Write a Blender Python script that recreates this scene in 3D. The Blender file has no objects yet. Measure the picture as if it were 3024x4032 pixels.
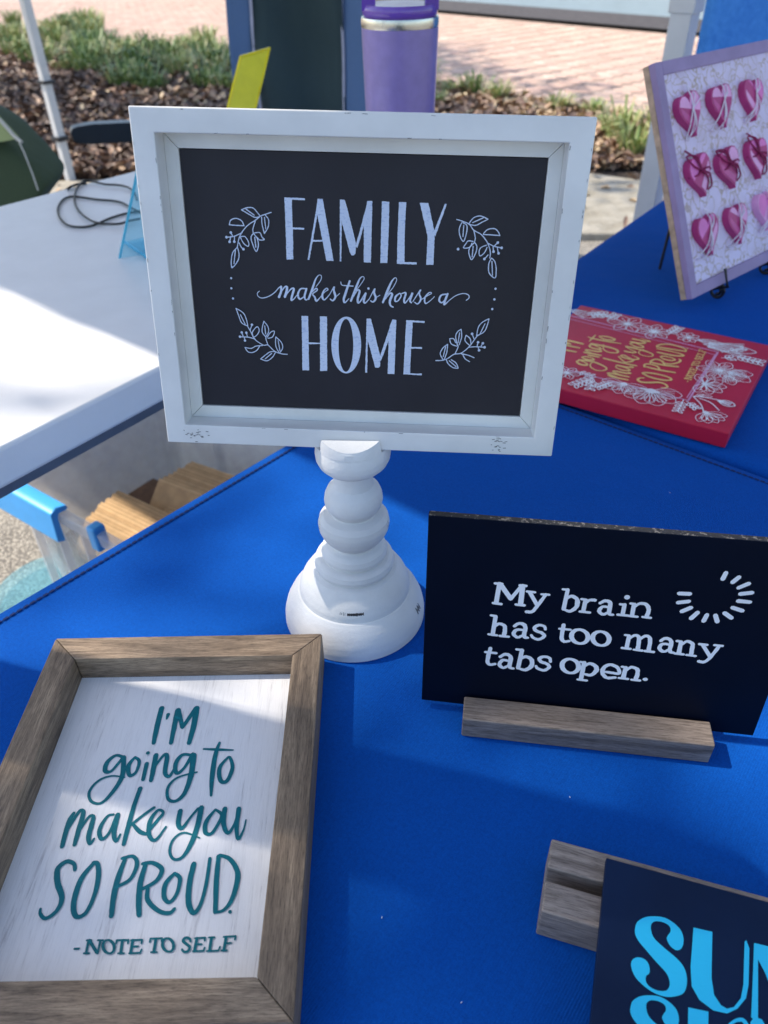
import bpy, bmesh, math, random
import numpy as np
from mathutils import Vector, Matrix
from mathutils.geometry import tessellate_polygon
random.seed(7); rng = np.random.default_rng(11)
SC = bpy.context.scene
COL = SC.collection
rad = math.radians

# ------------------------------------------------------------------ camera
ZT = 0.74                                   # height of the blue table tops
CAM = Vector((0, 0, ZT + 0.47)); FOC = 3000.0
PITCH, ROLL = rad(38.2), rad(-1.15)
_f = Vector((0, math.cos(PITCH), -math.sin(PITCH))); _u0 = Vector((0, math.sin(PITCH), math.cos(PITCH)))
_r = Vector((1, 0, 0)) * math.cos(ROLL) + _u0 * math.sin(ROLL)
_u = -Vector((1, 0, 0)) * math.sin(ROLL) + _u0 * math.cos(ROLL)
cd = bpy.data.cameras.new('camera'); cam = bpy.data.objects.new('camera', cd); COL.objects.link(cam)
M = Matrix((_r, _u, -_f)).transposed().to_4x4(); M.translation = CAM
cam.matrix_world = M
cd.sensor_fit = 'VERTICAL'; cd.sensor_height = 36.0; cd.lens = 36 * FOC / 4032
cd.clip_start = 0.02; cd.clip_end = 400
cd.dof.use_dof = True; cd.dof.focus_distance = 0.53; cd.dof.aperture_fstop = 9.5
SC.camera = cam

# ------------------------------------------------------------------ light
SUN = Vector((0.0239, -0.0072, -0.0312)).normalized()      # direction the light travels
w = bpy.data.worlds.new('World'); SC.world = w; w.use_nodes = True
nt = w.node_tree; bg = nt.nodes['Background']
sky = nt.nodes.new('ShaderNodeTexSky'); sky.sky_type = 'NISHITA'; sky.sun_disc = False
sky.sun_elevation = math.asin(-SUN.z); sky.sun_rotation = math.atan2(-SUN.x, -SUN.y)
nt.links.new(sky.outputs[0], bg.inputs[0]); bg.inputs[1].default_value = 0.15
sl = bpy.data.lights.new('sun', 'SUN'); sl.energy = 3.0; sl.angle = rad(0.55); sl.color = (1, 0.91, 0.79)
so = bpy.data.objects.new('sun', sl); COL.objects.link(so); so.rotation_euler = SUN.to_track_quat('-Z', 'Y').to_euler()
so.location = (-3, 2, 6)
vs = SC.view_settings; vs.view_transform = 'Standard'; vs.look = 'None'; vs.gamma = 1; vs.use_curve_mapping = False
vs.exposure = 0.92

# ------------------------------------------------------------------ points on planes
def ray(x, y): return _f + _r * ((x - 1512) / FOC) - _u * ((y - 2016) / FOC)
def onz(x, y, z=ZT):
    d = ray(x, y); return CAM + d * ((z - CAM.z) / d.z)
def atd(x, y, dep): return CAM + ray(x, y) * dep
class Frame:
    """a flat board: origin, right, up, out of its face"""
    def __init__(s, O, U, V=None, N=None):
        s.O = Vector(O); s.U = Vector(U).normalized()
        if V is None: V = Vector(N).cross(s.U)
        V = Vector(V); V = (V - s.U * V.dot(s.U)).normalized(); s.V = V; s.N = s.U.cross(V).normalized()
    def p(s, u, v, n=0.0): return s.O + s.U * u + s.V * v + s.N * n
    def uv(s, x, y, n=0.0):
        d = ray(x, y); o = s.O + s.N * n
        q = CAM + d * ((o - CAM).dot(s.N) / d.dot(s.N)) - o
        return q.dot(s.U), q.dot(s.V)
    def scale(s, x, y):
        a = Vector(s.uv(x - 4, y)); b = Vector(s.uv(x + 4, y)); c = Vector(s.uv(x, y - 4)); d = Vector(s.uv(x, y + 4))
        return ((b - a).length + (d - c).length) / 16
WORLD = Frame((0, 0, 0), (1, 0, 0), (0, 1, 0))

# ------------------------------------------------------------------ mesh building
class MB:
    def __init__(s): s.v = []; s.f = []
    def add(s, vs, fs):
        k = len(s.v); s.v += [tuple(v) for v in vs]; s.f += [tuple(i + k for i in f) for f in fs]
    def box(s, F, u, v, n):
        vs = [F.p(a, b, c) for c in n for b in v for a in u]
        s.add(vs, [(0, 2, 3, 1), (4, 5, 7, 6), (0, 1, 5, 4), (2, 6, 7, 3), (0, 4, 6, 2), (1, 3, 7, 5)])
    def prism(s, F, poly, n0, n1):
        k = len(poly); a = sum(poly[i][0] * poly[(i + 1) % k][1] - poly[(i + 1) % k][0] * poly[i][1] for i in range(k))
        if a < 0: poly = poly[::-1]
        vs = [F.p(x, y, n0) for x, y in poly] + [F.p(x, y, n1) for x, y in poly]
        tri = tessellate_polygon([[Vector((x, y, 0)) for x, y in poly]])
        fs = []
        for t in tri:
            ar = sum(poly[t[i]][0] * poly[t[(i + 1) % 3]][1] - poly[t[(i + 1) % 3]][0] * poly[t[i]][1] for i in range(3))
            t = tuple(t) if ar > 0 else tuple(t[::-1])
            fs.append(tuple(i + k for i in t)); fs.append(tuple(t[::-1]))
        fs += [(i, (i + 1) % k, (i + 1) % k + k, i + k) for i in range(k)]
        s.add(vs, fs)
    def flat(s, F, poly, n):
        tri = tessellate_polygon([[Vector((x, y, 0)) for x, y in poly]])
        fs = []
        for t in tri:
            ar = sum(poly[t[i]][0] * poly[t[(i + 1) % 3]][1] - poly[t[(i + 1) % 3]][0] * poly[t[i]][1] for i in range(3))
            fs.append(tuple(t) if ar > 0 else tuple(t[::-1]))
        s.add([F.p(x, y, n) for x, y in poly], fs)
    def tube(s, pts, r, k=8, closed=False):
        pts = [Vector(p) for p in pts]; n = len(pts); rs = r if isinstance(r, (list, tuple)) else [r] * n
        up = Vector((0.13, 0.27, 0.95)); vs = []
        for i, p in enumerate(pts):
            if closed: t = pts[(i + 1) % n] - pts[i - 1]
            else: t = pts[min(i + 1, n - 1)] - pts[max(i - 1, 0)]
            if t.length < 1e-9: t = Vector((0, 0, 1))
            t.normalize(); a = t.cross(up)
            if a.length < 0.1: a = t.cross(Vector((1, 0, 0)))
            a.normalize(); b = t.cross(a)
            vs += [p + (a * math.cos(2 * math.pi * j / k) + b * math.sin(2 * math.pi * j / k)) * rs[i] for j in range(k)]
        fs = []
        for i in range(n if closed else n - 1):
            i2 = (i + 1) % n
            fs += [(i * k + j, i2 * k + j, i2 * k + (j + 1) % k, i * k + (j + 1) % k) for j in range(k)]
        if not closed: fs += [tuple(range(k)), tuple(range(n * k - 1, (n - 1) * k - 1, -1))]
        s.add(vs, fs)
    def lathe(s, prof, k=64, O=(0, 0, 0), tilt=(0, 0)):
        vs = []; O = Vector(O)
        for z, r in prof:
            vs += [O + Vector((r * math.cos(2 * math.pi * j / k) + tilt[0] * z, r * math.sin(2 * math.pi * j / k) + tilt[1] * z, z)) for j in range(k)]
        n = len(prof)
        fs = [(i * k + j, i * k + (j + 1) % k, (i + 1) * k + (j + 1) % k, (i + 1) * k + j) for i in range(n - 1) for j in range(k)]
        fs += [tuple(range(k - 1, -1, -1)), tuple(range((n - 1) * k, n * k))]
        s.add(vs, fs)
def thing(name, loc, label, cat, group=None):
    o = bpy.data.objects.new(name, None); o.empty_display_size = 0.05; COL.objects.link(o); o.location = loc
    o['label'] = label; o['category'] = cat
    if group: o['group'] = group
    return o
def wl(o):
    v = Vector(o.location)
    while o.parent: o = o.parent; v += Vector(o.location)
    return v
def obj(name, mb, mat, parent=None, bevel=0, seg=2, smooth=None, **props):
    me = bpy.data.meshes.new(name)
    base = wl(parent) if parent else Vector((0, 0, 0))
    if isinstance(mb, MB):
        me.from_pydata([tuple(Vector(v) - base) for v in mb.v], [], mb.f)
    else:
        v, f = mb; me.from_pydata((np.asarray(v) - np.array(base)).tolist(), [], f)
    me.materials.append(mat); me.update()
    o = bpy.data.objects.new(name, me); COL.objects.link(o)
    if parent: o.parent = parent
    if smooth is not None:
        me.shade_smooth(); me.set_sharp_from_angle(angle=rad(smooth))
    if bevel:
        b = o.modifiers.new('bevel', 'BEVEL'); b.width = bevel; b.segments = seg; b.limit_method = 'ANGLE'; b.angle_limit = rad(35)
        me.shade_smooth()
        b.harden_normals = False
        wn = o.modifiers.new('normals', 'WEIGHTED_NORMAL'); wn.keep_sharp = False
    for k, v in props.items(): o[k] = v
    return o
def catmull(pts, sub=5, closed=False):
    n = len(pts)
    if n < 3: return [tuple(p) for p in pts]
    out = []
    rngi = range(n if closed else n - 1)
    for i in rngi:
        g = lambda j: pts[j % n] if closed else pts[max(0, min(n - 1, j))]
        p0, p1, p2, p3 = map(np.array, (g(i - 1), g(i), g(i + 1), g(i + 2)))
        for k in range(sub):
            t = k / sub
            out.append(tuple(0.5 * ((2 * p1) + (-p0 + p2) * t + (2 * p0 - 5 * p1 + 4 * p2 - p3) * t * t + (-p0 + 3 * p1 - 3 * p2 + p3) * t ** 3)))
    if not closed: out.append(tuple(pts[-1]))
    return out
class Ink:
    """flat lettering laid on a board; every stroke sits a hair above the last"""
    def __init__(s, F, n): s.F = F; s.n = n; s.m = MB(); s.rows = []
    def stroke(s, pts, smooth=True, closed=False, jit=0.0):
        """pts = (u, v, width) in metres on the board"""
        s.rows.append([tuple(p) for p in pts])
        if smooth and len(pts) > 2: pts = catmull(pts, 5, closed)
        if closed: pts = list(pts) + [pts[0]]
        n = len(pts); vs = []; fs = []; F = s.F
        L = [Vector((p[0], p[1])) for p in pts]
        cap = []
        def side(i):
            t = L[min(i + 1, n - 1)] - L[max(i - 1, 0)]
            if t.length < 1e-9: t = Vector((1, 0))
            t.normalize(); return t, Vector((-t.y, t.x))
        z = s.n
        def P(q, k): return F.p(q.x, q.y, z + k * 2.5e-6)
        t, a = side(0); w0 = pts[0][2] / 2
        row = [P(L[0] - t * w0 * 0.8 + a * w0 * 0.5, 0), P(L[0] - t * w0 * 0.8 - a * w0 * 0.5, 0)]; vs += row
        for i in range(n):
            t, a = side(i); h = max(pts[i][2], 1e-5) / 2
            h1 = h * (1 + random.uniform(-jit, jit)); h2 = h * (1 + random.uniform(-jit, jit))
            vs += [P(L[i] + a * h1, i), P(L[i] - a * h2, i)]
        t, a = side(n - 1); w1 = pts[-1][2] / 2
        vs += [P(L[-1] + t * w1 * 0.8 + a * w1 * 0.5, n), P(L[-1] + t * w1 * 0.8 - a * w1 * 0.5, n)]
        fs = [(2 * i, 2 * i + 1, 2 * i + 3, 2 * i + 2) for i in range(n + 1)]
        s.m.add(vs, fs); s.n += 6e-6
    def poly(s, pts):
        s.m.flat(s.F, pts, s.n); s.n += 6e-6
    def dot(s, u, v, r):
        s.poly([(u + r * math.cos(a * math.pi / 5), v + r * math.sin(a * math.pi / 5)) for a in range(10)])
class Trace:
    """measurements taken from an enlarged detail: offset and scale, turned into board coordinates"""
    def __init__(s, ink, x0, y0, k, wid=1.0): s.i = ink; s.x0 = x0; s.y0 = y0; s.k = k; s.wid = wid
    def c(s, x, y): return s.i.F.uv(s.x0 + x / s.k, s.y0 + y / s.k)
    def sc(s, x, y): return s.i.F.scale(s.x0 + x / s.k, s.y0 + y / s.k) / s.k
    def st(s, txt, w=None, smooth=True, closed=False, jit=0.06):
        """'x,y,w x,y x,y,w' - a missing width repeats the one before"""
        out = []
        for tok in txt.split():
            q = [float(t) for t in tok.split(',')]
            if len(q) > 2: w = q[2]
            u, v = s.c(q[0], q[1]); out.append((u, v, w * s.sc(q[0], q[1]) * s.wid))
        s.i.stroke(out, smooth, closed, jit)
    def pl(s, txt, rough=0.0):
        P = [tuple(float(t) for t in tok.split(',')) for tok in txt.split()]
        if rough:
            Q = []
            for i in range(len(P)):
                a = P[i]; b = P[(i + 1) % len(P)]; d = math.hypot(b[0] - a[0], b[1] - a[1]); m = max(1, int(d / 14))
                for k in range(m):
                    t = k / m; j = rough if k else 0
                    Q.append((a[0] + (b[0] - a[0]) * t + random.uniform(-j, j), a[1] + (b[1] - a[1]) * t + random.uniform(-j, j)))
            P = Q
        s.i.poly([s.c(x, y) for x, y in P])
    def dot(s, x, y, r):
        u, v = s.c(x, y); s.i.dot(u, v, r * s.sc(x, y))

# ------------------------------------------------------------------ materials
def newmat(name):
    m = bpy.data.materials.new(name); m.use_nodes = True; t = m.node_tree
    return m, t, t.nodes['Principled BSDF']
def N(t, typ, **kw):
    n = t.nodes.new(typ)
    for k, v in kw.items():
        if k.startswith('i_'):
            n.inputs[k[2:].replace('_', ' ')].default_value = v
        else: setattr(n, k, v)
    return n
def ramp(t, fac, stops):
    r = t.nodes.new('ShaderNodeValToRGB'); t.links.new(fac, r.inputs[0]); e = r.color_ramp.elements
    while len(e) > 1: e.remove(e[-1])
    e[0].position = stops[0][0]; c = stops[0][1]; e[0].color = (*c, 1) if len(c) == 3 else c
    for p, c in stops[1:]:
        q = e.new(p); q.color = (*c, 1) if len(c) == 3 else c
    return r.outputs[0]
def coords(t, scale=(1, 1, 1), rot=(0, 0, 0), kind='Object'):
    tc = t.nodes.new('ShaderNodeTexCoord'); mp = t.nodes.new('ShaderNodeMapping')
    mp.inputs['Scale'].default_value = scale; mp.inputs['Rotation'].default_value = rot
    t.links.new(tc.outputs[kind], mp.inputs[0]); return mp.outputs[0]
def noise(t, co, scale, detail=4, rough=0.55, dist=0.0):
    n = t.nodes.new('ShaderNodeTexNoise'); t.links.new(co, n.inputs['Vector'])
    n.inputs['Scale'].default_value = scale; n.inputs['Detail'].default_value = detail
    n.inputs['Roughness'].default_value = rough; n.inputs['Distortion'].default_value = dist
    return n.outputs[0]
def bump(t, b, h, strength, dist):
    n = t.nodes.new('ShaderNodeBump'); n.inputs['Strength'].default_value = strength; n.inputs['Distance'].default_value = dist
    t.links.new(h, n.inputs['Height']); t.links.new(n.outputs[0], b.inputs['Normal'])
def mixc(t, fac, a, b):
    n = t.nodes.new('ShaderNodeMix'); n.data_type = 'RGBA'
    if isinstance(fac, (int, float)): n.inputs[0].default_value = fac
    else: t.links.new(fac, n.inputs[0])
    for s, v in ((6, a), (7, b)):
        if isinstance(v, tuple): n.inputs[s].default_value = (*v, 1)
        else: t.links.new(v, n.inputs[s])
    return n.outputs[2]
def plain(name, col, rough=0.5, var=0.12, sc=30, bs=0.15, bd=0.0005, metal=0.0, spec=0.5, coat=0.0):
    m, t, b = newmat(name); co = coords(t)
    n = noise(t, co, sc); lo = tuple(c * (1 - var) for c in col); hi = tuple(min(1, c * (1 + var)) for c in col)
    t.links.new(ramp(t, n, [(0.3, lo), (0.7, hi)]), b.inputs['Base Color'])
    b.inputs['Roughness'].default_value = rough; b.inputs['Metallic'].default_value = metal
    b.inputs['Specular IOR Level'].default_value = spec; b.inputs['Coat Weight'].default_value = coat
    if bs: bump(t, b, noise(t, co, sc * 12, 3), bs, bd)
    return m
def wood(name, dark, mid, light, F, along='u', rough=0.6, freq=1.0):
    """grain running along the board's u or v axis"""
    m, t, b = newmat(name)
    tc = t.nodes.new('ShaderNodeTexCoord')
    ax = F.U if along == 'u' else F.V; ay = F.V if along == 'u' else F.U
    outs = []
    for a in (ax, ay, F.N):
        d = N(t, 'ShaderNodeVectorMath', operation='DOT_PRODUCT'); t.links.new(tc.outputs['Object'], d.inputs[0]); d.inputs[1].default_value = tuple(a); outs.append(d.outputs['Value'])
    cb = t.nodes.new('ShaderNodeCombineXYZ')
    mu = N(t, 'ShaderNodeMath', operation='MULTIPLY'); t.links.new(outs[0], mu.inputs[0]); mu.inputs[1].default_value = 0.085
    t.links.new(mu.outputs[0], cb.inputs[0]); t.links.new(outs[1], cb.inputs[1]); t.links.new(outs[2], cb.inputs[2])
    fine = noise(t, cb.outputs[0], 1250 * freq, 5, 0.75)
    broad = noise(t, cb.outputs[0], 130 * freq, 5, 0.6, 1.4)
    c1 = ramp(t, broad, [(0.3, dark), (0.48, mid), (0.68, light)])
    c2 = ramp(t, fine, [(0.32, tuple(c * 0.5 for c in dark)), (0.55, (1, 1, 1))])
    mm = N(t, 'ShaderNodeMix', data_type='RGBA', blend_type='MULTIPLY'); mm.inputs[0].default_value = 0.7
    t.links.new(c1, mm.inputs[6]); t.links.new(c2, mm.inputs[7]); t.links.new(mm.outputs[2], b.inputs['Base Color'])
    b.inputs['Roughness'].default_value = rough
    bump(t, b, fine, 0.35, 0.0004)
    return m
def chipped(name, base, under, sc=60, lo=0.70, rough=0.5, bs=0.2, dirt=0.06, spec=0.5):
    """painted wood: brush relief, faint grime, a few chips"""
    m, t, b = newmat(name); co = coords(t)
    g = noise(t, co, 14, 5); base2 = tuple(c * (1 - dirt * 2) for c in base)
    col = ramp(t, g, [(0.35, base2), (0.6, base)])
    ch = noise(t, coords(t, (1, 1, 3)), sc, 8, 0.7)
    msk = ramp(t, ch, [(lo, (0, 0, 0)), (lo + 0.02, (1, 1, 1))])
    t.links.new(mixc(t, msk, col, under), b.inputs['Base Color'])
    b.inputs['Roughness'].default_value = rough; b.inputs['Specular IOR Level'].default_value = spec
    bump(t, b, noise(t, co, 380, 4, 0.6), bs, 0.0006)
    return m
def cloth(name, col, col2, scale=1500, sheen=0.25, wr=0.35, rough=0.85):
    m, t, b = newmat(name)
    co = coords(t, (1, 1, 1), (0, 0, rad(38)))
    wv = N(t, 'ShaderNodeTexWave', wave_type='BANDS', bands_direction='X'); t.links.new(co, wv.inputs[0])
    wv.inputs['Scale'].default_value = scale / 6; wv.inputs['Distortion'].default_value = 1.5; wv.inputs['Detail'].default_value = 2
    wv.inputs['Detail Scale'].default_value = 3
    fine = noise(t, co, scale, 3, 0.7)
    big = noise(t, co, 5, 3)
    c = ramp(t, fine, [(0.3, col), (0.7, col2)])
    mot = noise(t, co, 420, 4, 0.8)
    c = mixc(t, ramp(t, mot, [(.35, (0, 0, 0)), (.7, (.7, .7, .7))]), c, tuple(x * 1.25 for x in col2))
    t.links.new(c, b.inputs['Base Color'])
    b.inputs['Roughness'].default_value = rough; b.inputs['Specular IOR Level'].default_value = 0.16
    b.inputs['Sheen Weight'].default_value = sheen; b.inputs['Sheen Roughness'].default_value = 0.4; b.inputs['Sheen Tint'].default_value = (0.35, 0.55, 1, 1)
    a = N(t, 'ShaderNodeMath', operation='ADD'); t.links.new(fine, a.inputs[0]); t.links.new(wv.outputs['Fac'], a.inputs[1])
    n1 = N(t, 'ShaderNodeBump'); n1.inputs['Strength'].default_value = wr; n1.inputs['Distance'].default_value = 0.0006; t.links.new(a.outputs[0], n1.inputs['Height'])
    n2 = N(t, 'ShaderNodeBump'); n2.inputs['Strength'].default_value = 0.5; n2.inputs['Distance'].default_value = 0.022
    t.links.new(big, n2.inputs['Height']); t.links.new(n1.outputs[0], n2.inputs['Normal']); t.links.new(n2.outputs[0], b.inputs['Normal'])
    return m
def acrylic(name, col, alpha=0.5, rough=0.08):
    m, t, b = newmat(name)
    b.inputs['Base Color'].default_value = (*col, 1); b.inputs['Roughness'].default_value = rough
    b.inputs['Specular IOR Level'].default_value = 0.7
    tr = N(t, 'ShaderNodeBsdfTransparent'); tr.inputs[0].default_value = (*[min(1, c * 0.5 + 0.5) for c in col], 1)
    mx = t.nodes.new('ShaderNodeMixShader'); n = noise(t, coords(t), 25, 4)
    r = ramp(t, n, [(0.3, (alpha * 0.85,) * 3), (0.7, (min(1, alpha * 1.15),) * 3)])
    t.links.new(r, mx.inputs[0]); t.links.new(tr.outputs[0], mx.inputs[1]); t.links.new(b.outputs[0], mx.inputs[2])
    t.links.new(mx.outputs[0], t.nodes['Material Output'].inputs[0])
    return m
m_blue = cloth('blue stretch cloth', (0.0, 0.054, 0.30), (0.0, 0.086, 0.41), 1100, 0.0, 0.28)
m_seam = plain('dark blue seam thread', (0.002, 0.02, 0.11), 0.9)
m_white = chipped('white painted wood', (0.80, 0.80, 0.78), (0.42, 0.40, 0.38), 45, 0.74, 0.45, 0.12)
m_stand = chipped('white chalk painted stand', (0.82, 0.815, 0.79), (0.5, 0.48, 0.45), 45, 0.75, 0.6, 0.55, 0.08)
m_liner = chipped('off white liner paint', (0.80, 0.80, 0.76), (0.3, 0.28, 0.25), 60, 0.76, 0.5, 0.1)
m_crack = plain('dark joint', (0.02, 0.018, 0.016), 0.9)
m_chalk = chipped('black chalkboard paint', (0.023, 0.022, 0.030), (0.15, 0.15, 0.17), 160, 0.80, 0.5, 0.15, 0.1, 0.3)
m_letter = chipped('chalky white lettering', (0.66, 0.74, 0.90), (0.45, 0.54, 0.74), 340, 0.56, 0.7, 0.5)
m_black = chipped('black sign paint', (0.0005, 0.0035, 0.014), (0.06, 0.06, 0.07), 260, 0.84, 0.55, 0.1, 0.1, 0.12)
m_bedge = chipped('scuffed black edge', (0.02, 0.02, 0.022), (0.16, 0.15, 0.14), 300, 0.56, 0.5, 0.5)
m_bletter = chipped('white painted lettering', (0.93, 0.94, 0.96), (0.8, 0.84, 0.9), 300, 0.7, 0.5, 0.4)
m_teal = chipped('teal paint', (0.0, 0.15, 0.185), (0.0, 0.20, 0.24), 200, 0.6, 0.5, 0.3, 0.06, 0.2)
m_cyan = chipped('bright cyan paint', (0.02, 0.62, 0.92), (0.04, 0.66, 0.92), 120, 0.7, 0.4, 0.25, 0.03)
m_navy = chipped('dark navy board', (0.002, 0.015, 0.055), (0.08, 0.11, 0.14), 420, 0.75, 0.6, 0.2, 0.1, 0.2)
m_red = chipped('crimson board', (0.60, 0.010, 0.05), (0.64, 0.015, 0.06), 90, 0.72, 0.5, 0.1, 0.05)
m_gold = plain('yellow gold paint', (0.95, 0.62, 0.20), 0.5)
m_rwhite = plain('white flower ink', (0.95, 0.90, 0.95), 0.6)
m_pinkl = plain('pink ink line', (0.75, 0.35, 0.55), 0.6)
m_plastic = plain('white plastic table top', (0.80, 0.80, 0.80), 0.38, 0.03, 20, 0.25, 0.0004)
m_rail = plain('grey steel rail', (0.16, 0.17, 0.2), 0.5)
m_pole = plain('white powder coated tube', (0.70, 0.70, 0.70), 0.4, 0.06, 12, 0.1)
m_poled = plain('dark plastic bracket', (0.03, 0.03, 0.035), 0.5)
m_wire = plain('black wire', (0.008, 0.008, 0.009), 0.45)
m_cable = plain('black rubber cable', (0.012, 0.013, 0.012), 0.5)
m_mark = plain('black wear mark', (0.012, 0.01, 0.014), 0.8)
m_kraft = plain('brown kraft paper', (0.62, 0.43, 0.23), 0.8, 0.15, 40, 0.3)
m_card = plain('dark brown cardboard', (0.16, 0.085, 0.045), 0.8, 0.3, 60)
m_handle = plain('sky blue plastic', (0.06, 0.44, 0.95), 0.35, 0.05)
m_bin = acrylic('milky clear plastic', (0.90, 0.91, 0.92), 0.38, 0.2)
m_cyanac = acrylic('clear cyan acrylic', (0.45, 0.80, 0.92), 0.14)
m_cyanedge = acrylic('cyan acrylic edge', (0.06, 0.50, 0.72), 0.85)
m_yellow = acrylic('fluorescent yellow acrylic', (0.98, 0.86, 0.0), 1.0, 0.3)
m_yedge = plain('yellow acrylic edge', (0.95, 0.74, 0.01), 0.3)
m_purple = plain('purple powder coat', (0.27, 0.20, 0.46), 0.38, 0.08, 60, 0.2, 0.0003, coat=0.3)
m_lid = acrylic('violet translucent lid', (0.18, 0.08, 0.46), 0.88, 0.15)
m_steel = plain('brushed steel', (0.60, 0.58, 0.52), 0.25, 0.1, 40, metal=1.0)
m_chairb = cloth('blue grey chair canvas', (0.08, 0.14, 0.28), (0.12, 0.20, 0.36), 700, 0.1)
m_chaird = cloth('dark chair mesh', (0.028, 0.048, 0.055), (0.055, 0.085, 0.09), 700, 0.1)
m_piping = plain('pale piping', (0.5, 0.5, 0.62), 0.7)
m_arm = plain('dark moulded armrest', (0.018, 0.026, 0.034), 0.35, 0.1)
m_olive = cloth('olive canvas', (0.045, 0.065, 0.035), (0.07, 0.095, 0.05), 500, 0.1)
m_lime = cloth('pale olive canvas', (0.28, 0.32, 0.14), (0.36, 0.40, 0.18), 500, 0.1)
m_cord = plain('white cord', (0.6, 0.58, 0.52), 0.8)
m_towel = cloth('bright blue fleece', (0.04, 0.20, 0.62), (0.10, 0.34, 0.80), 60, 0.3, 1.0)
m_lilac = plain('lilac painted frame', (0.36, 0.26, 0.44), 0.55, 0.12, 25, 0.3)
m_rawp = plain('raw pale wood edge', (0.52, 0.36, 0.24), 0.7, 0.25, 90)
m_pinks = [plain('magenta paint', (0.52, 0.04, 0.20), 0.5), plain('pink paint', (0.85, 0.20, 0.55), 0.5), plain('pale pink paint', (0.90, 0.42, 0.70), 0.5), plain('rose paint', (0.66, 0.10, 0.32), 0.5)]
m_string = plain('white cotton string', (0.85, 0.78, 0.86), 0.9)
m_rstring = plain('maroon cord', (0.30, 0.012, 0.09), 0.8)
m_canopy, _t, _b = newmat('white canopy cloth')
_b.inputs['Base Color'].default_value = (0.75, 0.77, 0.8, 1); _b.inputs['Roughness'].default_value = 0.8
_tl = N(_t, 'ShaderNodeBsdfTranslucent'); _tl.inputs[0].default_value = (0.55, 0.58, 0.65, 1); _mx = _t.nodes.new('ShaderNodeMixShader')
_t.links.new(ramp(_t, noise(_t, coords(_t), 20), [(0.3, (0.12,) * 3), (0.7, (0.16,) * 3)]), _mx.inputs[0]); _t.links.new(_b.outputs[0], _mx.inputs[1]); _t.links.new(_tl.outputs[0], _mx.inputs[2]); _t.links.new(_mx.outputs[0], _t.nodes['Material Output'].inputs[0])

# ------------------------------------------------------------------ ground
def planemesh(poly, z):
    m = MB(); m.flat(WORLD, poly, z); return m
def gravel_mat():
    m, t, b = newmat('aggregate concrete'); co = coords(t)
    v = N(t, 'ShaderNodeTexVoronoi'); t.links.new(co, v.inputs['Vector']); v.inputs['Scale'].default_value = 150
    g = noise(t, co, 6, 5)
    c = ramp(t, v.outputs['Distance'], [(0.05, (0.62, 0.56, 0.46)), (0.35, (0.40, 0.36, 0.30)), (0.6, (0.16, 0.145, 0.125))])
    c = mixc(t, ramp(t, g, [(0.35, (0, 0, 0)), (0.7, (0.4, 0.4, 0.4))]), c, (0.5, 0.46, 0.38))
    t.links.new(c, b.inputs['Base Color']); b.inputs['Roughness'].default_value = 0.8
    bump(t, b, v.outputs['Distance'], 0.7, 0.004); return m
def soil_mat(name, a, c_, sc):
    m, t, b = newmat(name); co = coords(t); n = noise(t, co, sc, 8, 0.7)
    t.links.new(ramp(t, n, [(0.3, a), (0.7, c_)]), b.inputs['Base Color']); b.inputs['Roughness'].default_value = 0.95
    bump(t, b, n, 0.8, 0.03); return m
m_soil = soil_mat('dark mulch soil', (0.02, 0.014, 0.010), (0.10, 0.07, 0.05), 30)
m_conc = soil_mat('weathered concrete', (0.27, 0.24, 0.18), (0.50, 0.46, 0.38), 9)
m_field = soil_mat('far ground', (0.16, 0.14, 0.10), (0.24, 0.2, 0.15), 4)
m_joint = soil_mat('sand joints', (0.50, 0.38, 0.30), (0.62, 0.48, 0.39), 30)
obj('ground', planemesh([(-120, -60), (120, -60), (120, 160), (-120, 160)], -0.02), m_field, kind='structure')
obj('tent_floor', planemesh([(-14, -8), (14, -8), (14, 4.2), (1.6, 4.0), (0.2, 4.35), (-14, 4.4)], 0.0), gravel_mat(), kind='structure')
kb = MB(); kb.prism(WORLD, [(-14, 4.4), (0.2, 4.35), (0.75, 3.55), (1.7, 3.5), (14, 3.2), (14, 4.3), (1.45, 4.40), (1.1, 4.62), (-14, 4.66)], -0.05, 0.035)
obj('kerb', kb, m_conc, bevel=0.012, kind='structure')
# planting bed: its far side runs obliquely, parallel to the wall
BE0 = Vector((1.55, 6.35)); BD = Vector((-0.664, 0.748))
bedpoly = [(-14, 4.66), (1.1, 4.62), (1.45, 4.40), (14, 4.3), (14, -1 + 4.5), (2.9, 4.8), (1.55, 6.35), (-1.9, 10.2), (-14, 13.5)]
bedpoly = [(-14, 4.6), (1.1, 4.6), (1.45, 4.38), (3.3, 4.3), (3.1, 4.6), (1.55, 6.35), (-1.9, 10.2), (-14, 13.0)]
obj('planting_bed', planemesh(bedpoly, 0.012), m_soil, kind='structure')
obj('plaza_bed_sand', planemesh([(3.3, 4.3), (14, 3.3), (30, 20), (-30, 45), (-30, 16), (-14, 13.0), (-1.9, 10.2), (1.55, 6.35), (3.1, 4.6)], 0.004), m_joint, kind='structure')
bedp = np.array(bedpoly)
def inside(px, py, poly):
    c = np.zeros(len(px), bool); n = len(poly); j = n - 1
    for i in range(n):
        xi, yi = poly[i]; xj, yj = poly[j]
        cond = ((yi > py) != (yj > py)) & (px < (xj - xi) * (py - yi) / (yj - yi + 1e-12) + xi)
        c ^= cond; j = i
    return c
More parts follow.
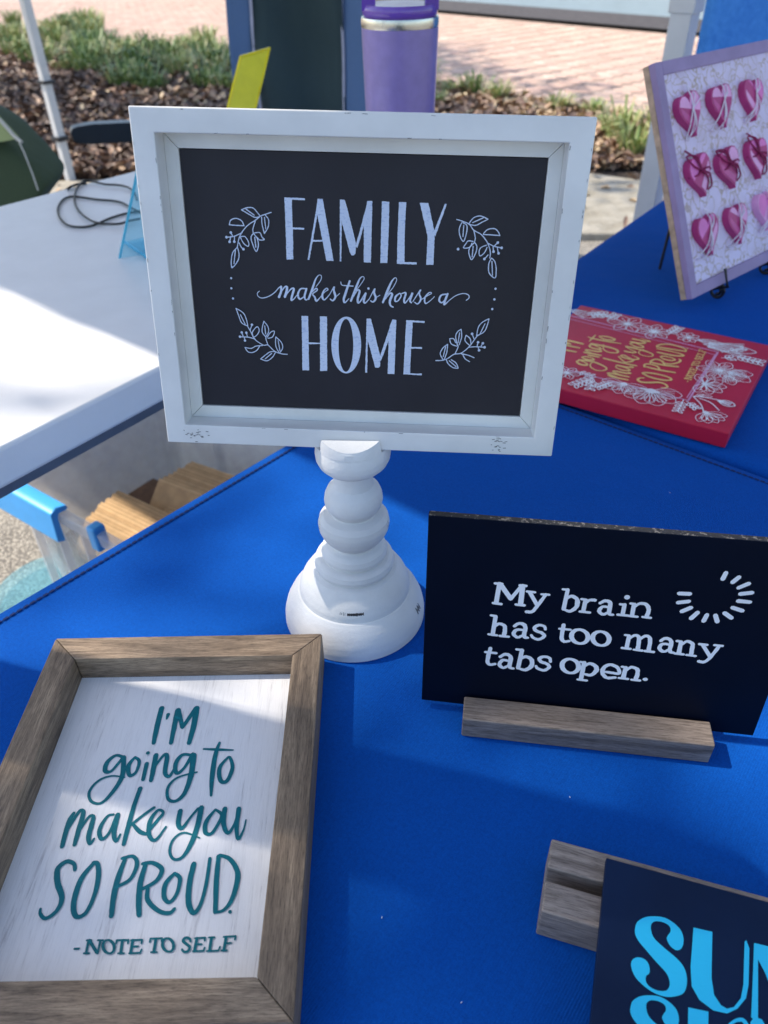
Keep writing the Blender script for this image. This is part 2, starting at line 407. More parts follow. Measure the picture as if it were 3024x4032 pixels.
# wall line (far right) and its dark bed
WD = Vector((0.664, -0.748)); WN = Vector((0.748, 0.664))
W0 = Vector((1.155, 15.2))
m_sand2 = soil_mat('dark gutter soil', (0.05, 0.045, 0.05), (0.11, 0.10, 0.105), 14)
a, b_ = W0 - WD * 30, W0 + WD * 12
obj('gutter', planemesh([tuple(a - WN * 1.35), tuple(b_ - WN * 1.15), tuple(b_ + WN * 0.3), tuple(a + WN * 0.3)], 0.05), m_sand2, kind='structure')
m_wall = plain('pale grey blue stucco', (0.42, 0.52, 0.56), 0.8, 0.05, 3, 0.5, 0.01)
WF = Frame((W0.x, W0.y, 0), (WD.x, WD.y, 0), (0, 0, 1))
tw = thing('building_wall', (W0.x, W0.y, 0), 'long pale grey blue stucco wall beyond the brick plaza', 'wall')
wm = MB(); wm.box(WF, (-30, 12), (0, 3.2), (-0.3, 0)); obj('wall_face', wm, m_wall, tw)
wm = MB(); wm.box(WF, (-30, 12), (3.2, 3.32), (-0.36, 0.06)); obj('wall_cap', wm, m_conc, tw)

# brick plaza in herringbone
def brick_mat(name, rnd):
    m, t, b = newmat(name); co = coords(t)
    if rnd == 'obj': oi = t.nodes.new('ShaderNodeObjectInfo'); f = oi.outputs['Random']
    else:
        at = t.nodes.new('ShaderNodeAttribute'); at.attribute_name = 'tone'; f = at.outputs['Fac']
    c = ramp(t, f, [(0, (0.56, 0.37, 0.29)), (0.3, (0.64, 0.45, 0.35)), (0.6, (0.70, 0.51, 0.40)), (0.85, (0.62, 0.41, 0.33)), (1, (0.74, 0.57, 0.46))])
    n = noise(t, co, 22, 5)
    mm = N(t, 'ShaderNodeMix', data_type='RGBA', blend_type='MULTIPLY'); mm.inputs[0].default_value = 0.6
    t.links.new(c, mm.inputs[6]); t.links.new(ramp(t, n, [(0.3, (0.7, 0.68, 0.66)), (0.7, (1.1, 1.08, 1.05))]), mm.inputs[7])
    t.links.new(mm.outputs[2], b.inputs['Base Color']); b.inputs['Roughness'].default_value = 0.85
    bump(t, b, n, 0.5, 0.004); return m
m_brick, m_brickj = brick_mat('brick paver', 'obj'), brick_mat('brick pavers', 'attr')
BL, BW, BH = 0.205, 0.1025, 0.03
G = 0.1025
cells = []
for i in range(-150, 170):
    for j in range(-150, 170):
        # herringbone: staggered pairs
        k = (i - j) % 4
        if k == 0: cells.append((i, j, 0))
        elif k == 2: cells.append((i, j, 1))
bx = []
ang0 = math.atan2(BD.y, BD.x) + rad(45)
ca, sa = math.cos(ang0), math.sin(ang0)
for i, j, o_ in cells:
    # brick covers (i,j),(i+1,j) when o_=0; (i,j),(i,j+1) when 1
    cx, cy = (i + (1.0 if o_ == 0 else 0.5)) * G, (j + (0.5 if o_ == 0 else 1.0)) * G
    X = cx * ca - cy * sa + 0.5; Y = cx * sa + cy * ca + 9.5
    bx.append((X, Y, ang0 + (0 if o_ == 0 else math.pi / 2)))
bx = np.array(bx)
d = bx[:, 1]
sl_ = (bx[:, 0] - W0.x) * WN.x + (bx[:, 1] - W0.y) * WN.y
vis = (bx[:, 0] > -0.47 * bx[:, 1] - 0.4) & (bx[:, 0] < 0.45 * bx[:, 1] + 0.3) & (bx[:, 1] > 4.4) & (bx[:, 1] < 17) & (sl_ < -1.3)
vis &= ~inside(bx[:, 0], bx[:, 1], [(-14, 4), (1.1, 4), (1.45, 4), (3.3, 4.0), (3.15, 4.6), (1.60, 6.42), (-1.85, 10.27), (-14, 13.07)])
bx = bx[vis]; bx = bx[np.argsort(bx[:, 1])]
tb = obj('brick_pavement', planemesh([(3.4, 4.35), (9, 5), (9, 6), (1.7, 6.4)], 0.006), m_joint, kind='structure')
bm_ = MB(); bm_.box(WORLD, (-BL / 2 + .002, BL / 2 - .002), (-BW / 2 + .002, BW / 2 - .002), (0, BH))
bme = bpy.data.meshes.new('brick'); bme.from_pydata(bm_.v, [], bm_.f); bme.materials.append(m_brick)
for X, Y, A in bx[:300]:
    o = bpy.data.objects.new('brick', bme); COL.objects.link(o); o.parent = tb
    o.location = (X, Y, -0.0195 + random.uniform(-.0015, .0015)); o.rotation_euler = (random.uniform(-.01, .01), random.uniform(-.01, .01), A)
bv = []; bf = []; tone = []
base = np.array(bm_.v)
for X, Y, A in bx[300:]:
    c, s_ = math.cos(A), math.sin(A); k = len(bv)
    z0 = -0.0215 + random.uniform(-.0015, .0015)
    for v in base: bv.append((v[0] * c - v[1] * s_ + X, v[0] * s_ + v[1] * c + Y, v[2] + z0))
    bf += [tuple(q + k for q in f) for f in bm_.f]; tone += [random.random()] * 8
o = obj('brick_field', (bv, bf), m_brickj, tb, kind='stuff')
at = o.data.attributes.new('tone', 'FLOAT', 'POINT'); at.data.foreach_set('value', tone)

# leaf litter: many curled leaves, one mesh
def leaf_mat():
    m, t, b = newmat('dry leaves'); at = t.nodes.new('ShaderNodeAttribute'); at.attribute_name = 'tone'
    c = ramp(t, at.outputs['Fac'], [(0, (0.05, 0.03, 0.02)), (0.35, (0.16, 0.10, 0.07)), (0.6, (0.36, 0.22, 0.15)), (0.8, (0.56, 0.38, 0.23)), (1, (0.62, 0.50, 0.30))])
    t.links.new(c, b.inputs['Base Color']); b.inputs['Roughness'].default_value = 0.55; return m
def scatter_leaves(name, X, Y, size, tone, zmax, label):
    n = len(X); A = rng.uniform(0, 2 * np.pi, n); tp = rng.uniform(-0.7, 0.7, n); tr = rng.uniform(-0.7, 0.7, n)
    L = size * rng.uniform(0.6, 1.3, n); Wd = L * rng.uniform(0.28, 0.5, n); cu = L * rng.uniform(0.05, 0.3, n)
    loc = np.zeros((n, 6, 3))
    loc[:, 0] = np.stack([-L / 2, 0 * L, 0 * L], 1); loc[:, 3] = np.stack([L / 2, 0 * L, 0 * L], 1)
    loc[:, 1] = np.stack([-L * .12, Wd / 2, cu], 1); loc[:, 2] = np.stack([L * .22, Wd / 2.4, cu * .8], 1)
    loc[:, 4] = np.stack([L * .22, -Wd / 2.4, cu * .8], 1); loc[:, 5] = np.stack([-L * .12, -Wd / 2, cu], 1)
    x, y, z = loc[..., 0], loc[..., 1], loc[..., 2]
    z2 = z + x * np.sin(tp)[:, None] + y * np.sin(tr)[:, None]
    x2 = x * np.cos(A)[:, None] - y * np.sin(A)[:, None] + X[:, None]; y2 = x * np.sin(A)[:, None] + y * np.cos(A)[:, None] + Y[:, None]
    z2 = z2 - z2.min(1)[:, None] + 0.013 + rng.uniform(0, zmax, n)[:, None]
    V = np.stack([x2, y2, z2], -1).reshape(-1, 3)
    me = bpy.data.meshes.new(name); me.vertices.add(n * 6); me.vertices.foreach_set('co', V.ravel())
    idx = (np.arange(n)[:, None] * 6 + np.array([0, 3, 2, 1, 0, 5, 4, 3])[None]).ravel()
    me.loops.add(n * 8); me.loops.foreach_set('vertex_index', idx); me.polygons.add(n * 2); me.polygons.foreach_set('loop_start', np.arange(n * 2) * 4)
    me.update(calc_edges=True); me.validate()
    at = me.attributes.new('tone', 'FLOAT', 'POINT'); at.data.foreach_set('value', np.repeat(tone, 6))
    me.materials.append(m_leaf); o = bpy.data.objects.new(name, me); COL.objects.link(o)
    o['kind'] = 'stuff'; o['label'] = label; o['category'] = 'leaves'; return o
m_leaf = leaf_mat()
n = 80000
X = rng.uniform(-5.6, 2.9, n); Y = 4.66 + rng.random(n) ** 1.25 * 8
k = inside(X, Y, bedpoly) & (X > -0.5 * Y - .2) & (X < .5 * Y); X, Y = X[k], Y[k]
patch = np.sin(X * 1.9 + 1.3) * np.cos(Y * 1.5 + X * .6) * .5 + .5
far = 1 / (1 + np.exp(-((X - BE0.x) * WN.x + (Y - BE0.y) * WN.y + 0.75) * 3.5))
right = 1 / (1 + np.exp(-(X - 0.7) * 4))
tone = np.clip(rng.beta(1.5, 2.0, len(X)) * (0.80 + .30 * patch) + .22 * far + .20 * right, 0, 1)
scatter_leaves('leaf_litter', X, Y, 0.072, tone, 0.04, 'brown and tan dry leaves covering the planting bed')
Xk = rng.uniform(-3.0, 1.9, 260); Yk = rng.uniform(3.3, 4.7, 260)
scatter_leaves('fallen_leaves', Xk, Yk, 0.06, rng.uniform(.3, 1, 260), 0.03, 'loose dry leaves on the concrete kerb')

# grass clumps
m_grass, t, b = newmat('monkey grass')
at = t.nodes.new('ShaderNodeAttribute'); at.attribute_name = 'tone'
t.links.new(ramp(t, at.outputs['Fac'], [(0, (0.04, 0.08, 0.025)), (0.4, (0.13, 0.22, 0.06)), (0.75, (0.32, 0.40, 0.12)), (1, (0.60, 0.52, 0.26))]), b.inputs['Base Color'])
b.inputs['Roughness'].default_value = 0.45; b.inputs['Subsurface Weight'].default_value = 0.0
gv = []; gf = []; gt = []
def clump(cx, cy, rad_, h, nb, tb0):
    for _ in range(nb):
        a = random.uniform(0, 2 * math.pi); r = rad_ * math.sqrt(random.random()); bx_, by_ = cx + r * math.cos(a), cy + r * math.sin(a)
        hh = h * random.uniform(.55, 1.15); ln = random.uniform(.25, .95) * hh; a2 = a + random.uniform(-.9, .9); wd = random.uniform(.004, .009)
        k = len(gv); px_, py_ = -math.sin(a2) * wd, math.cos(a2) * wd
        for s_, zz, ww in ((0, 0, 1), (.22, .55, 1), (.6, .92, .8), (1.0, .86, .12)):
            x, y, z = bx_ + math.cos(a2) * ln * s_, by_ + math.sin(a2) * ln * s_, zz * hh + .01
            gv.append((x + px_ * ww, y + py_ * ww, z)); gv.append((x - px_ * ww, y - py_ * ww, z))
        gf.extend([(k + 2 * i, k + 2 * i + 1, k + 2 * i + 3, k + 2 * i + 2) for i in range(3)])
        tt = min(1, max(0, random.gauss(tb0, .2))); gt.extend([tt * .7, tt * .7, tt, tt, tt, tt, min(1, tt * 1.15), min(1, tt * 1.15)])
for _ in range(78):
    s_ = random.uniform(0.0, 7.2); off = random.uniform(0.1, 1.9)
    px_ = BE0 + BD * (s_ + 2.4) - WN * off
    if random.random() < .12: continue
    clump(px_.x, px_.y, random.uniform(.09, .2), random.uniform(.12, .26), 120, random.uniform(.35, .85))
for _ in range(26):
    s_ = random.uniform(.6, 3.4); off = random.uniform(.12, .85)
    px_ = BE0 + BD * s_ - WN * off
    clump(px_.x, px_.y, random.uniform(.06, .13), random.uniform(.10, .22), 80, random.uniform(.45, .85))
for q, h in (((2440, 585), .26), ((2480, 640), .22), ((2405, 560), .18), ((2560, 560), .2), ((2200, 455), .14), ((2330, 470), .12)):
    p_ = onz(*q, 0); clump(p_.x, p_.y, .07, h, 60, .75)
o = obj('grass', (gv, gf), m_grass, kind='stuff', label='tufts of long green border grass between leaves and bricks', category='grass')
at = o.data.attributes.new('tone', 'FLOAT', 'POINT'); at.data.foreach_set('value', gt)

# ------------------------------------------------------------------ shade tree, out of the frame to the left
m_bark = plain('grey bark', (0.12, 0.09, 0.07), 0.9, 0.3, 20, 0.8, 0.01)
m_tl = plain('tree leaves', (0.06, 0.10, 0.03), 0.5, 0.3, 4, 0)
tt = thing('shade_tree', (-5.6, 8.6, 0), 'shade tree beside the planting bed, left of the canopy', 'tree')
tm = MB(); tm.tube([(-5.6, 8.6, 0), (-5.5, 8.6, 1.4), (-5.3, 8.5, 2.8), (-4.7, 8.4, 4.2)], [.17, .14, .12, .07], 10)
for k in range(9):
    a = k * .7; tm.tube([(-5.3, 8.5, 2.6 + k * .12), (-4.9 + math.cos(a) * .8, 8.4 + math.sin(a) * .8, 3.7), (-4.6 + math.cos(a) * 1.9, 8.3 + math.sin(a) * 1.9, 4.7)], [.06, .04, .015], 6)
obj('trunk', tm, m_bark, tt, smooth=60)
cl = rng.normal(size=(70, 3)) * np.array([1.35, 1.35, .65]) + np.array([-4.4, 8.5, 4.9])
nl = 5200; ci = rng.integers(0, 70, nl); P = cl[ci] + rng.normal(size=(nl, 3)) * .22
A = rng.normal(size=(nl, 3)); A /= np.linalg.norm(A, axis=1)[:, None]; B = rng.normal(size=(nl, 3)); B -= A * (A * B).sum(1)[:, None]; B /= np.linalg.norm(B, axis=1)[:, None]
s1 = rng.uniform(.05, .10, nl)[:, None]
V = np.stack([P - A * s1, P + B * s1 * .5, P + A * s1, P - B * s1 * .5], 1).reshape(-1, 3)
obj('crown', (V, [(4 * i, 4 * i + 1, 4 * i + 2, 4 * i + 3) for i in range(nl)]), m_tl, tt)

ts2 = thing('added_tree', (-7.2, -1.2, 0), 'tall unseen tree added to the left to shade the front table', 'tree')  # unseen tree, added and shaped for soft shade on the front table
tm = MB(); tm.tube([(-7.2, -1.2, 0), (-7.1, -1.1, 2.5), (-6.6, -1.0, 4.8), (-5.6, -.8, 6.6)], [.2, .16, .12, .06], 10)
for k in range(9):
    a = k * .7; tm.tube([(-6.5, -1.0, 5.0 + k * .15), (-5.6 + math.cos(a) * .6, -.7 + math.sin(a) * .9, 6.4), (-5.1 + math.cos(a) * 1.4, -.6 + math.sin(a) * 1.9, 7.0)], [.06, .04, .015], 6)
obj('trunk', tm, m_bark, ts2, smooth=60)
nl = 9000; q_ = rng.normal(size=(nl, 3)); q_ /= np.linalg.norm(q_, axis=1)[:, None]; q_ *= (rng.random(nl) ** .4)[:, None]
P = q_ * np.array([1.6, 2.15, .9]) + np.array([-4.9, -.30, 7.0])
nb_ = 260; P[:nb_] = rng.normal(size=(nb_, 3)) * np.array([.75, .55, .4]) + np.array([-5.2, 2.15, 7.2])  # sparse extra leaves, placed to mottle the sunlight on the cloth
A = rng.normal(size=(nl, 3)); A /= np.linalg.norm(A, axis=1)[:, None]; B = rng.normal(size=(nl, 3)); B -= A * (A * B).sum(1)[:, None]; B /= np.linalg.norm(B, axis=1)[:, None]
s1 = rng.uniform(.05, .10, nl)[:, None]
V = np.stack([P - A * s1, P + B * s1 * .5, P + A * s1, P - B * s1 * .5], 1).reshape(-1, 3)
obj('crown', (V, [(4 * i, 4 * i + 1, 4 * i + 2, 4 * i + 3) for i in range(nl)]), m_tl, ts2)

# ------------------------------------------------------------------ canopy tent
CE = Vector((.77, -.638)).normalized(); CN = Vector((-CE.y, CE.x))      # CN points away from the camera
tc_ = thing('canopy_tent', (-1.76, 4.64, 0), 'white pop-up canopy tent standing on thin white legs over the tables', 'canopy')
pL = Vector((-1.76, 4.64)); pR = Vector((.858, 2.49))
def leg_at(p, w_, full=2.25):
    F = Frame((p.x, p.y, 0), (CE.x, CE.y, 0), (CN.x, CN.y, 0))
    m = MB(); m.box(F, (-w_ / 2, w_ / 2), (-w_ / 2, w_ / 2), (0.006, 1.05)); m.box(F, (-w_ / 2 - .006, w_ / 2 + .006), (-w_ / 2 - .006, w_ / 2 + .006), (0.98, full))
    L = obj('leg', m, m_pole, tc_, bevel=.003)
    m = MB(); m.box(F, (-w_, w_), (-w_, w_), (0, .006)); obj('foot_plate', m, m_pole, L)
    return F
F = leg_at(pL, .044)
for z0_, z1_ in ((.24, .262), (.52, .535)):
    m = MB(); m.box(F, (-.034, .034), (-.034, .034), (z0_, z1_)); obj('leg_bracket', m, m_poled, tc_)
F = leg_at(pR, .062)
backR = pR - CN * 2.55; backL = pL - CN * 2.3 - CE * .3
leg_at(backR + CE * .9, .044); leg_at(backL - CE * .5, .044)
m = MB(); k = 2.14
RF = Frame((0, 0, 0), (CE.x, CE.y, 0), (CN.x, CN.y, 0))
c1 = pL.dot(CE), pL.dot(CN)
u0, u1 = c1[0] - 1.0, c1[0] + 4.9; v1 = c1[1] + .05; v0 = 0.055
ctr = RF.p((u0 + u1) / 2, (v0 + v1) / 2, 2.9)
cs = [RF.p(u0, v0, k), RF.p(u1, v0, k), RF.p(u1, v1, k), RF.p(u0, v1, k)]
m.add(cs + [ctr], [(0, 1, 4), (1, 2, 4), (2, 3, 4), (3, 0, 4)]); obj('canopy_roof', m, m_canopy, tc_)
for i in range(4):
    a, b_ = cs[i], cs[(i + 1) % 4]; m = MB(); dz = Vector((0, 0, -.17 if i != 0 else -.04))
    m.add([a, b_, b_ + dz, a + dz], [(0, 1, 2, 3)]); obj('valance', m, m_canopy, tc_)
# upright post added out of view to cast the long shadow across the table
tn = thing('shadow_post', (-.75, .498, 0), 'tall unseen post added beside the blue table to cast a long shadow', 'banner')
m = MB(); m.lathe([(0.02, .045), (.1, .046), (1.9, .046), (1.98, .04)], 24, (-.75, .498, 0)); obj('post_shaft', m, m_pole, tn, smooth=50)
m = MB(); m.lathe([(0, .12), (.02, .12)], 24, (-.75, .498, 0)); obj('base_plate', m, m_poled, tn)

# ------------------------------------------------------------------ blue cloth tables
K = Vector((.0724, .9386))
u1d = Vector((-.660, -.751)).normalized(); v1d = Vector((.751, -.660)).normalized()
def cloth_top(F, corners, name_, root, thick=0.0):
    """top sheet with rounded-over edges and a skirt to near the floor"""
    n_ = len(corners); cx = sum(c[0] for c in corners) / n_; cy = sum(c[1] for c in corners) / n_
    rings = [(-.030, 0.0), (-.010, -.0008), (-.004, -.003), (0.0, -.008), (.001, -.03), (.004, -.2), (.012, -.45), (.02, -.70)]
    P = [Vector(c) for c in corners]
    def offs(dist):
        out = []
        for i in range(n_):
            p, q, r = P[i - 1], P[i], P[(i + 1) % n_]
            e1 = (q - p).normalized(); e2 = (r - q).normalized()
            n1 = Vector((e1.y, -e1.x)); n2 = Vector((e2.y, -e2.x)); b = (n1 + n2); b /= max(.2, b.dot(n1))
            out.append(q + b * dist)
        return out
    m = MB(); seg = 26; vs = []; fs = []
    for dist, z in rings:
        O_ = offs(dist)
        for i in range(n_):
            for k in range(seg):
                q = O_[i].lerp(O_[(i + 1) % n_], k / seg)
                wv = 0 if z > -.05 else math.sin((i * seg + k) * 1.1) * .012 * (-z)
                vs.append(F.p(q.x + wv, q.y + wv, z))
    T_ = n_ * seg
    for r_ in range(len(rings) - 1):
        for k in range(T_): fs.append((r_ * T_ + k, r_ * T_ + (k + 1) % T_, (r_ + 1) * T_ + (k + 1) % T_, (r_ + 1) * T_ + k)[::-1])
    fs.append(tuple(range(T_))); m.add(vs, fs)
    return obj(name_, m, m_blue, root, smooth=60)
def ccw(c):
    a = sum(c[i][0] * c[(i + 1) % 4][1] - c[(i + 1) % 4][0] * c[i][1] for i in range(4)); return c if a > 0 else c[::-1]
TF = Frame((0, 0, ZT), (1, 0, 0), (0, 1, 0))
def covered_table(c, label, root_name='covered_table'):
    cx = sum(q[0] for q in c) / 4; cy = sum(q[1] for q in c) / 4
    r = thing(root_name, (cx, cy, 0), label, 'table'); cloth_top(TF, ccw([tuple(q) for q in c]), 'table_cover', r)
    for q in c:
        q = Vector(q); t_ = q.lerp(Vector((cx, cy)), .12); m = MB(); m.tube([(t_.x, t_.y, 0), (t_.x, t_.y, ZT - .05)], .014, 10); obj('leg', m, m_rail, r)
    return r
q1 = [K, K + v1d * .76, K + v1d * .76 + u1d * 1.83, K + u1d * 1.83]
t1 = covered_table(q1, 'front table under a fitted bright blue stretch cloth, carrying the signs')
K2 = K + Vector((.0075, .0095)); dA = Vector((.600, .800)); dB = Vector((.745, -.668)).normalized()
q2 = [K2, K2 + dB * .80, K2 + dB * .80 + dA * 1.83, K2 + dA * 1.83]
t2 = covered_table(q2, 'second blue cloth table behind on the right, under the red sign and heart sign')
def seam(root, a, b, inset_dir, dist, z):
    m = MB(); L_ = (b - a).length; dd = (b - a).normalized(); nrm = Vector((-dd.y, dd.x)); n_ = int(L_ / .0062)
    a2, b2 = a + inset_dir * dist, b + inset_dir * dist
    SF = Frame((a2.x, a2.y, z), (dd.x, dd.y, 0), (nrm.x, nrm.y, 0))
    m.box(SF, (0, L_), (-.00035, .00035), (-.0002, .0003))
    o = obj('seam', m, m_seam, root)
    m = MB()
    for k in range(n_): m.box(SF, (k * .0062, k * .0062 + .0042), (-.0011, .0011), (.0001, .0008))
    obj('stitching', m, m_seam, root, kind='stuff')
seam(t1, K, K + u1d * .9, v1d, .0175, ZT + .0004)
seam(t1, K + v1d * .03, K + v1d * .7, u1d, .0155, ZT - .0006)

# ------------------------------------------------------------------ white folding table
ZW = .81
w0 = onz(0, 1761, ZW); w1 = onz(623, 1446, ZW); wd = Vector(((w1 - w0).x, (w1 - w0).y)).normalized(); f0 = onz(0, 811, ZW); f1 = onz(512, 678, ZW)
A0 = Vector((w0.x, w0.y)) - wd * .5; A1 = Vector((w0.x, w0.y)) + wd * 1.02
fd = Vector(((f1 - f0).x, (f1 - f0).y)).normalized(); B0 = Vector((f0.x, f0.y)) - fd * .9; B1 = Vector((f0.x, f0.y)) + fd * .62
tw = thing('folding_table', ((A0.x + B1.x) / 2, (A0.y + B1.y) / 2, 0), 'white plastic folding table, half in sun, with a bare top', 'table')
ZF = Frame((0, 0, 0), (1, 0, 0), (0, 1, 0))
m = MB(); m.prism(ZF, [tuple(A0), tuple(A1), tuple(B1), tuple(B0)], ZW - .043, ZW); obj('table_top', m, m_plastic, tw, bevel=.006, seg=3)
nin = Vector((-wd.y, wd.x))
m = MB(); RF2 = Frame((A0.x, A0.y, 0), (wd.x, wd.y, 0), (nin.x, nin.y, 0)); m.box(RF2, (.05, 1.45), (.05, .075), (ZW - .085, ZW - .0435)); obj('side_rail', m, m_rail, tw)
m = MB()
for uu in (.25, 1.3):
    for vv in (.08, .66):
        mm_ = MB(); mm_.tube([RF2.p(uu, vv, 0), RF2.p(uu, vv, ZW - .05)], .0125, 10); obj('leg', mm_, m_rail, tw)

# ------------------------------------------------------------------ tote bin with paper bags
ZTOP = .37; SB_ = 1.0; ZR = .37
a0 = onz(-75, 1835, ZTOP)
class SFrame(Frame):
    def p(s, u, v, n=0.0): return s.O + (s.U * u + s.V * v + s.N * n) * SB_
bU = Vector((.585, .811)).normalized(); bV = Vector((bU.y, -bU.x))
A_ = Vector((a0.x, a0.y)) + Vector((-.0, .0)); LB, WB = .46, .50
ZB = ZTOP - ZR * SB_
BF = SFrame((A_.x, A_.y, ZB), (bV.x, bV.y, 0), (bU.x, bU.y, 0))
tbin = thing('tote_bin', (A_.x, A_.y, ZB), 'clear plastic tote bin with blue handle between the tables, full of paper bags', 'bin')
def rrect(x0, x1, y0, y1, r, k=6):
    out = []
    for cx, cy, s_ in ((x1 - r, y0 + r, -90), (x1 - r, y1 - r, 0), (x0 + r, y1 - r, 90), (x0 + r, y0 + r, 180)):
        for i in range(k + 1):
            a = rad(s_ + 90 * i / k); out.append((cx + r * math.cos(a), cy + r * math.sin(a)))
    return out
m = MB(); R_ = [(.045, .004, .03), (.045, .05, .03), (.012, ZR - .03, .05), (.010, ZR - .028, .05), (-.008, ZR - .026, .05), (-.010, ZR - .002, .055), (-.008, ZR, .055), (.004, ZR + .001, .05), (.0075, ZR - .001, .05), (.0145, ZR - .03, .047), (.048, .05, .027), (.048, .007, .027)]
vs = []; fs = []; nn = 28
for ins, z, r_ in R_: vs += [BF.p(x, y, z) for x, y in rrect(ins, WB - ins, ins, LB - ins, r_)]
for i in range(len(R_) - 1):
    fs += [(i * nn + j, i * nn + (j + 1) % nn, (i + 1) * nn + (j + 1) % nn, (i + 1) * nn + j) for j in range(nn)]
fs.append(tuple(range(nn - 1, -1, -1))); fs.append(tuple(range((len(R_) - 1) * nn, len(R_) * nn)))
m.add(vs, fs); obj('bin_body', m, m_bin, tbin, smooth=40)
for x0 in (.1, .19, .28):
    m = MB(); m.box(BF, (x0, x0 + .006), (.004, .02), (.03, ZR - .04)); obj('rib', m, m_bin, tbin)
HF = Frame(BF.p(0, 0, 0), BF.U, BF.V)
m = MB(); prof = [(-.014, ZR - .058), (-.030, ZR - .052), (-.026, ZR + .010), (-.012, ZR + .016), (.008, ZR + .012), (.010, ZR + .002), (-.010, ZR + .0035), (-.014, ZR - .006)]
hu0, hu1 = .070, .262
PF = SFrame(BF.p(0, 0, 0), BF.V, (0, 0, 1)); # u along V axis, v up, n along -U or U
sgn = 1 if PF.N.dot(BF.U) > 0 else -1
m.prism(PF, prof, sgn * hu0, sgn * hu1); obj('handle', m, m_handle, tbin, bevel=.003)
for c_ in ((.340, -.014, .026), (.01, LB - .03, .04)):
    m = MB(); m.box(BF, (c_[0], c_[0] + .024), (c_[1], c_[1] + c_[2]), (ZR - .04, ZR + .012)); obj('latch', m, m_handle, tbin, bevel=.005)
# paper bags
def bag_stack(u, v, z, ang, nb, L_, Hb, lean, label, pitch=.0048, skew=0.0):
    """flat folded bags standing on edge; their long edges show as stripes from above"""
    p = BF.p(u, v, z); r = thing('paper_bag_stack', p, label, 'paper bags', 'paper bags in the tote bin')
    Rz = Matrix.Rotation(rad(ang), 3, 'Z'); ax = Rz @ BF.U; st = Rz @ BF.V
    for half in range(2):
        m = MB()
        for i in range(half, nb, 2):
            le = rad(lean + random.uniform(-3, 3)); up = (Vector((0, 0, 1)) * math.cos(le) + st * math.sin(le)).normalized()
            Fs = Frame(p + st * (i * pitch) + ax * (skew * i + random.uniform(-.005, .005)) + Vector((0, 0, random.uniform(-.002, .002))), ax, up)
            m.box(Fs, (-L_ / 2, L_ / 2), (-Hb, 0), (0, .0018))
        obj('paper_bags', m, m_kraft if half else m_kraft2, r, kind='stuff')
    return r
m_kraft2 = plain('darker kraft paper', (0.50, 0.33, 0.17), 0.8, 0.15, 40, 0.3)
bag_stack(.235, .100, .245, 2, 22, .17, .08, 40, 'stack of brown paper bags nearest the blue handle', .0046, -.0008)
bag_stack(.365, .150, .240, 10, 20, .15, .08, 40, 'middle stack of brown paper bags under the cloth edge', .0046, -.001)
bag_stack(.325, .265, .265, 6, 20, .25, .08, 44, 'stack of brown paper bags farthest from the handle, part shaded', .0046, .0008)
m = MB(); m.box(BF, (.05, .45), (.06, .34), (.012, .160)); 
o = obj('cardboard_box', m, m_card, bevel=.003); o['label'] = 'dark brown flat cardboard carton under the paper bags'; o['category'] = 'box'
m = MB(); lp = onz(215, 2330, .02); m.lathe([(0, .115), (.006, .13), (.02, .132), (.024, .12)], 40, (lp.x, lp.y, .004))
o = obj('plastic_lid', m, m_cyanac, smooth=40); o['label'] = 'pale blue round plastic lid on the ground at the foot of the tote bin'; o['category'] = 'lid'

# ------------------------------------------------------------------ FAMILY sign on turned stand
WSF = Frame((-.0130, .4657, 1.0177), (.9977, -.0609, -.0286), (.0391, .1789, .9831))
HW, HH, IW, IH = .1348, .1049, .1209, .0912
ts = thing('framed_chalk_sign', WSF.p(0, -HH, -.015), 'white framed black sign reading FAMILY makes this house a HOME, on a turned stand', 'sign')
def mitre_frame(F, ow, oh, iw, ih, n0, n1, mat_u, mat_v, root, nm, bev, c=(0, 0), gap=.0002):
    cx, cy = c
    P = {'top': [(-ow, oh), (ow, oh), (iw, ih), (-iw, ih)], 'bottom': [(-ow, -oh), (-iw, -ih), (iw, -ih), (ow, -oh)],
         'left': [(-ow, -oh), (-ow, oh), (-iw, ih), (-iw, -ih)], 'right': [(ow, oh), (ow, -oh), (iw, -ih), (iw, ih)]}
    for k, p in P.items():
        mx = sum(q[0] for q in p) / 4; my = sum(q[1] for q in p) / 4
        if k in ('top', 'bottom'): p = [(x - gap * (1 if x > 0 else -1), y) for x, y in p]
        else: p = [(x, y - gap * (1 if y > 0 else -1)) for x, y in p]
        m = MB(); m.prism(F, [(x + cx, y + cy) for x, y in p], n0, n1)
        obj(nm, m, mat_u if k in ('top', 'bottom') else mat_v, root, bevel=bev)
def ring(F, ow, oh, iw, ih, n0, n1):
    m = MB(); q = lambda a, b, n: F.p(a, b, n); vs = []
    for (a, b) in ((ow, oh), (iw, ih)):
        for n in (n0, n1): vs += [q(-a, -b, n), q(a, -b, n), q(a, b, n), q(-a, b, n)]
    fs = []
    for i in range(4):
        j = (i + 1) % 4
        fs += [(i, j, j + 4, i + 4), (8 + j, 8 + i, 12 + i, 12 + j), (i + 4, j + 4, 12 + j, 12 + i), (j, i, 8 + i, 8 + j)]
    m.add(vs, fs); return m
obj('frame', ring(WSF, HW, HH, IW, IH, -.030, 0), m_white, ts, bevel=.0009)
mitre_frame(WSF, IW - .00006, IH - .00006, .1124, .0826, -.027, -.0165, m_liner, m_liner, ts, 'liner_strip', .0003, gap=.00012)
m = MB(); m.box(WSF, (-.1190, .1190), (-.0890, .0890), (-.0298, -.0272)); obj('backing', m, m_crack, ts)
m = MB(); m.box(WSF, (-.1119, .1119), (-.0821, .0821), (-.0268, -.0180)); pan = obj('chalk_panel', m, m_chalk, ts)
ik = Ink(WSF, -.0177)
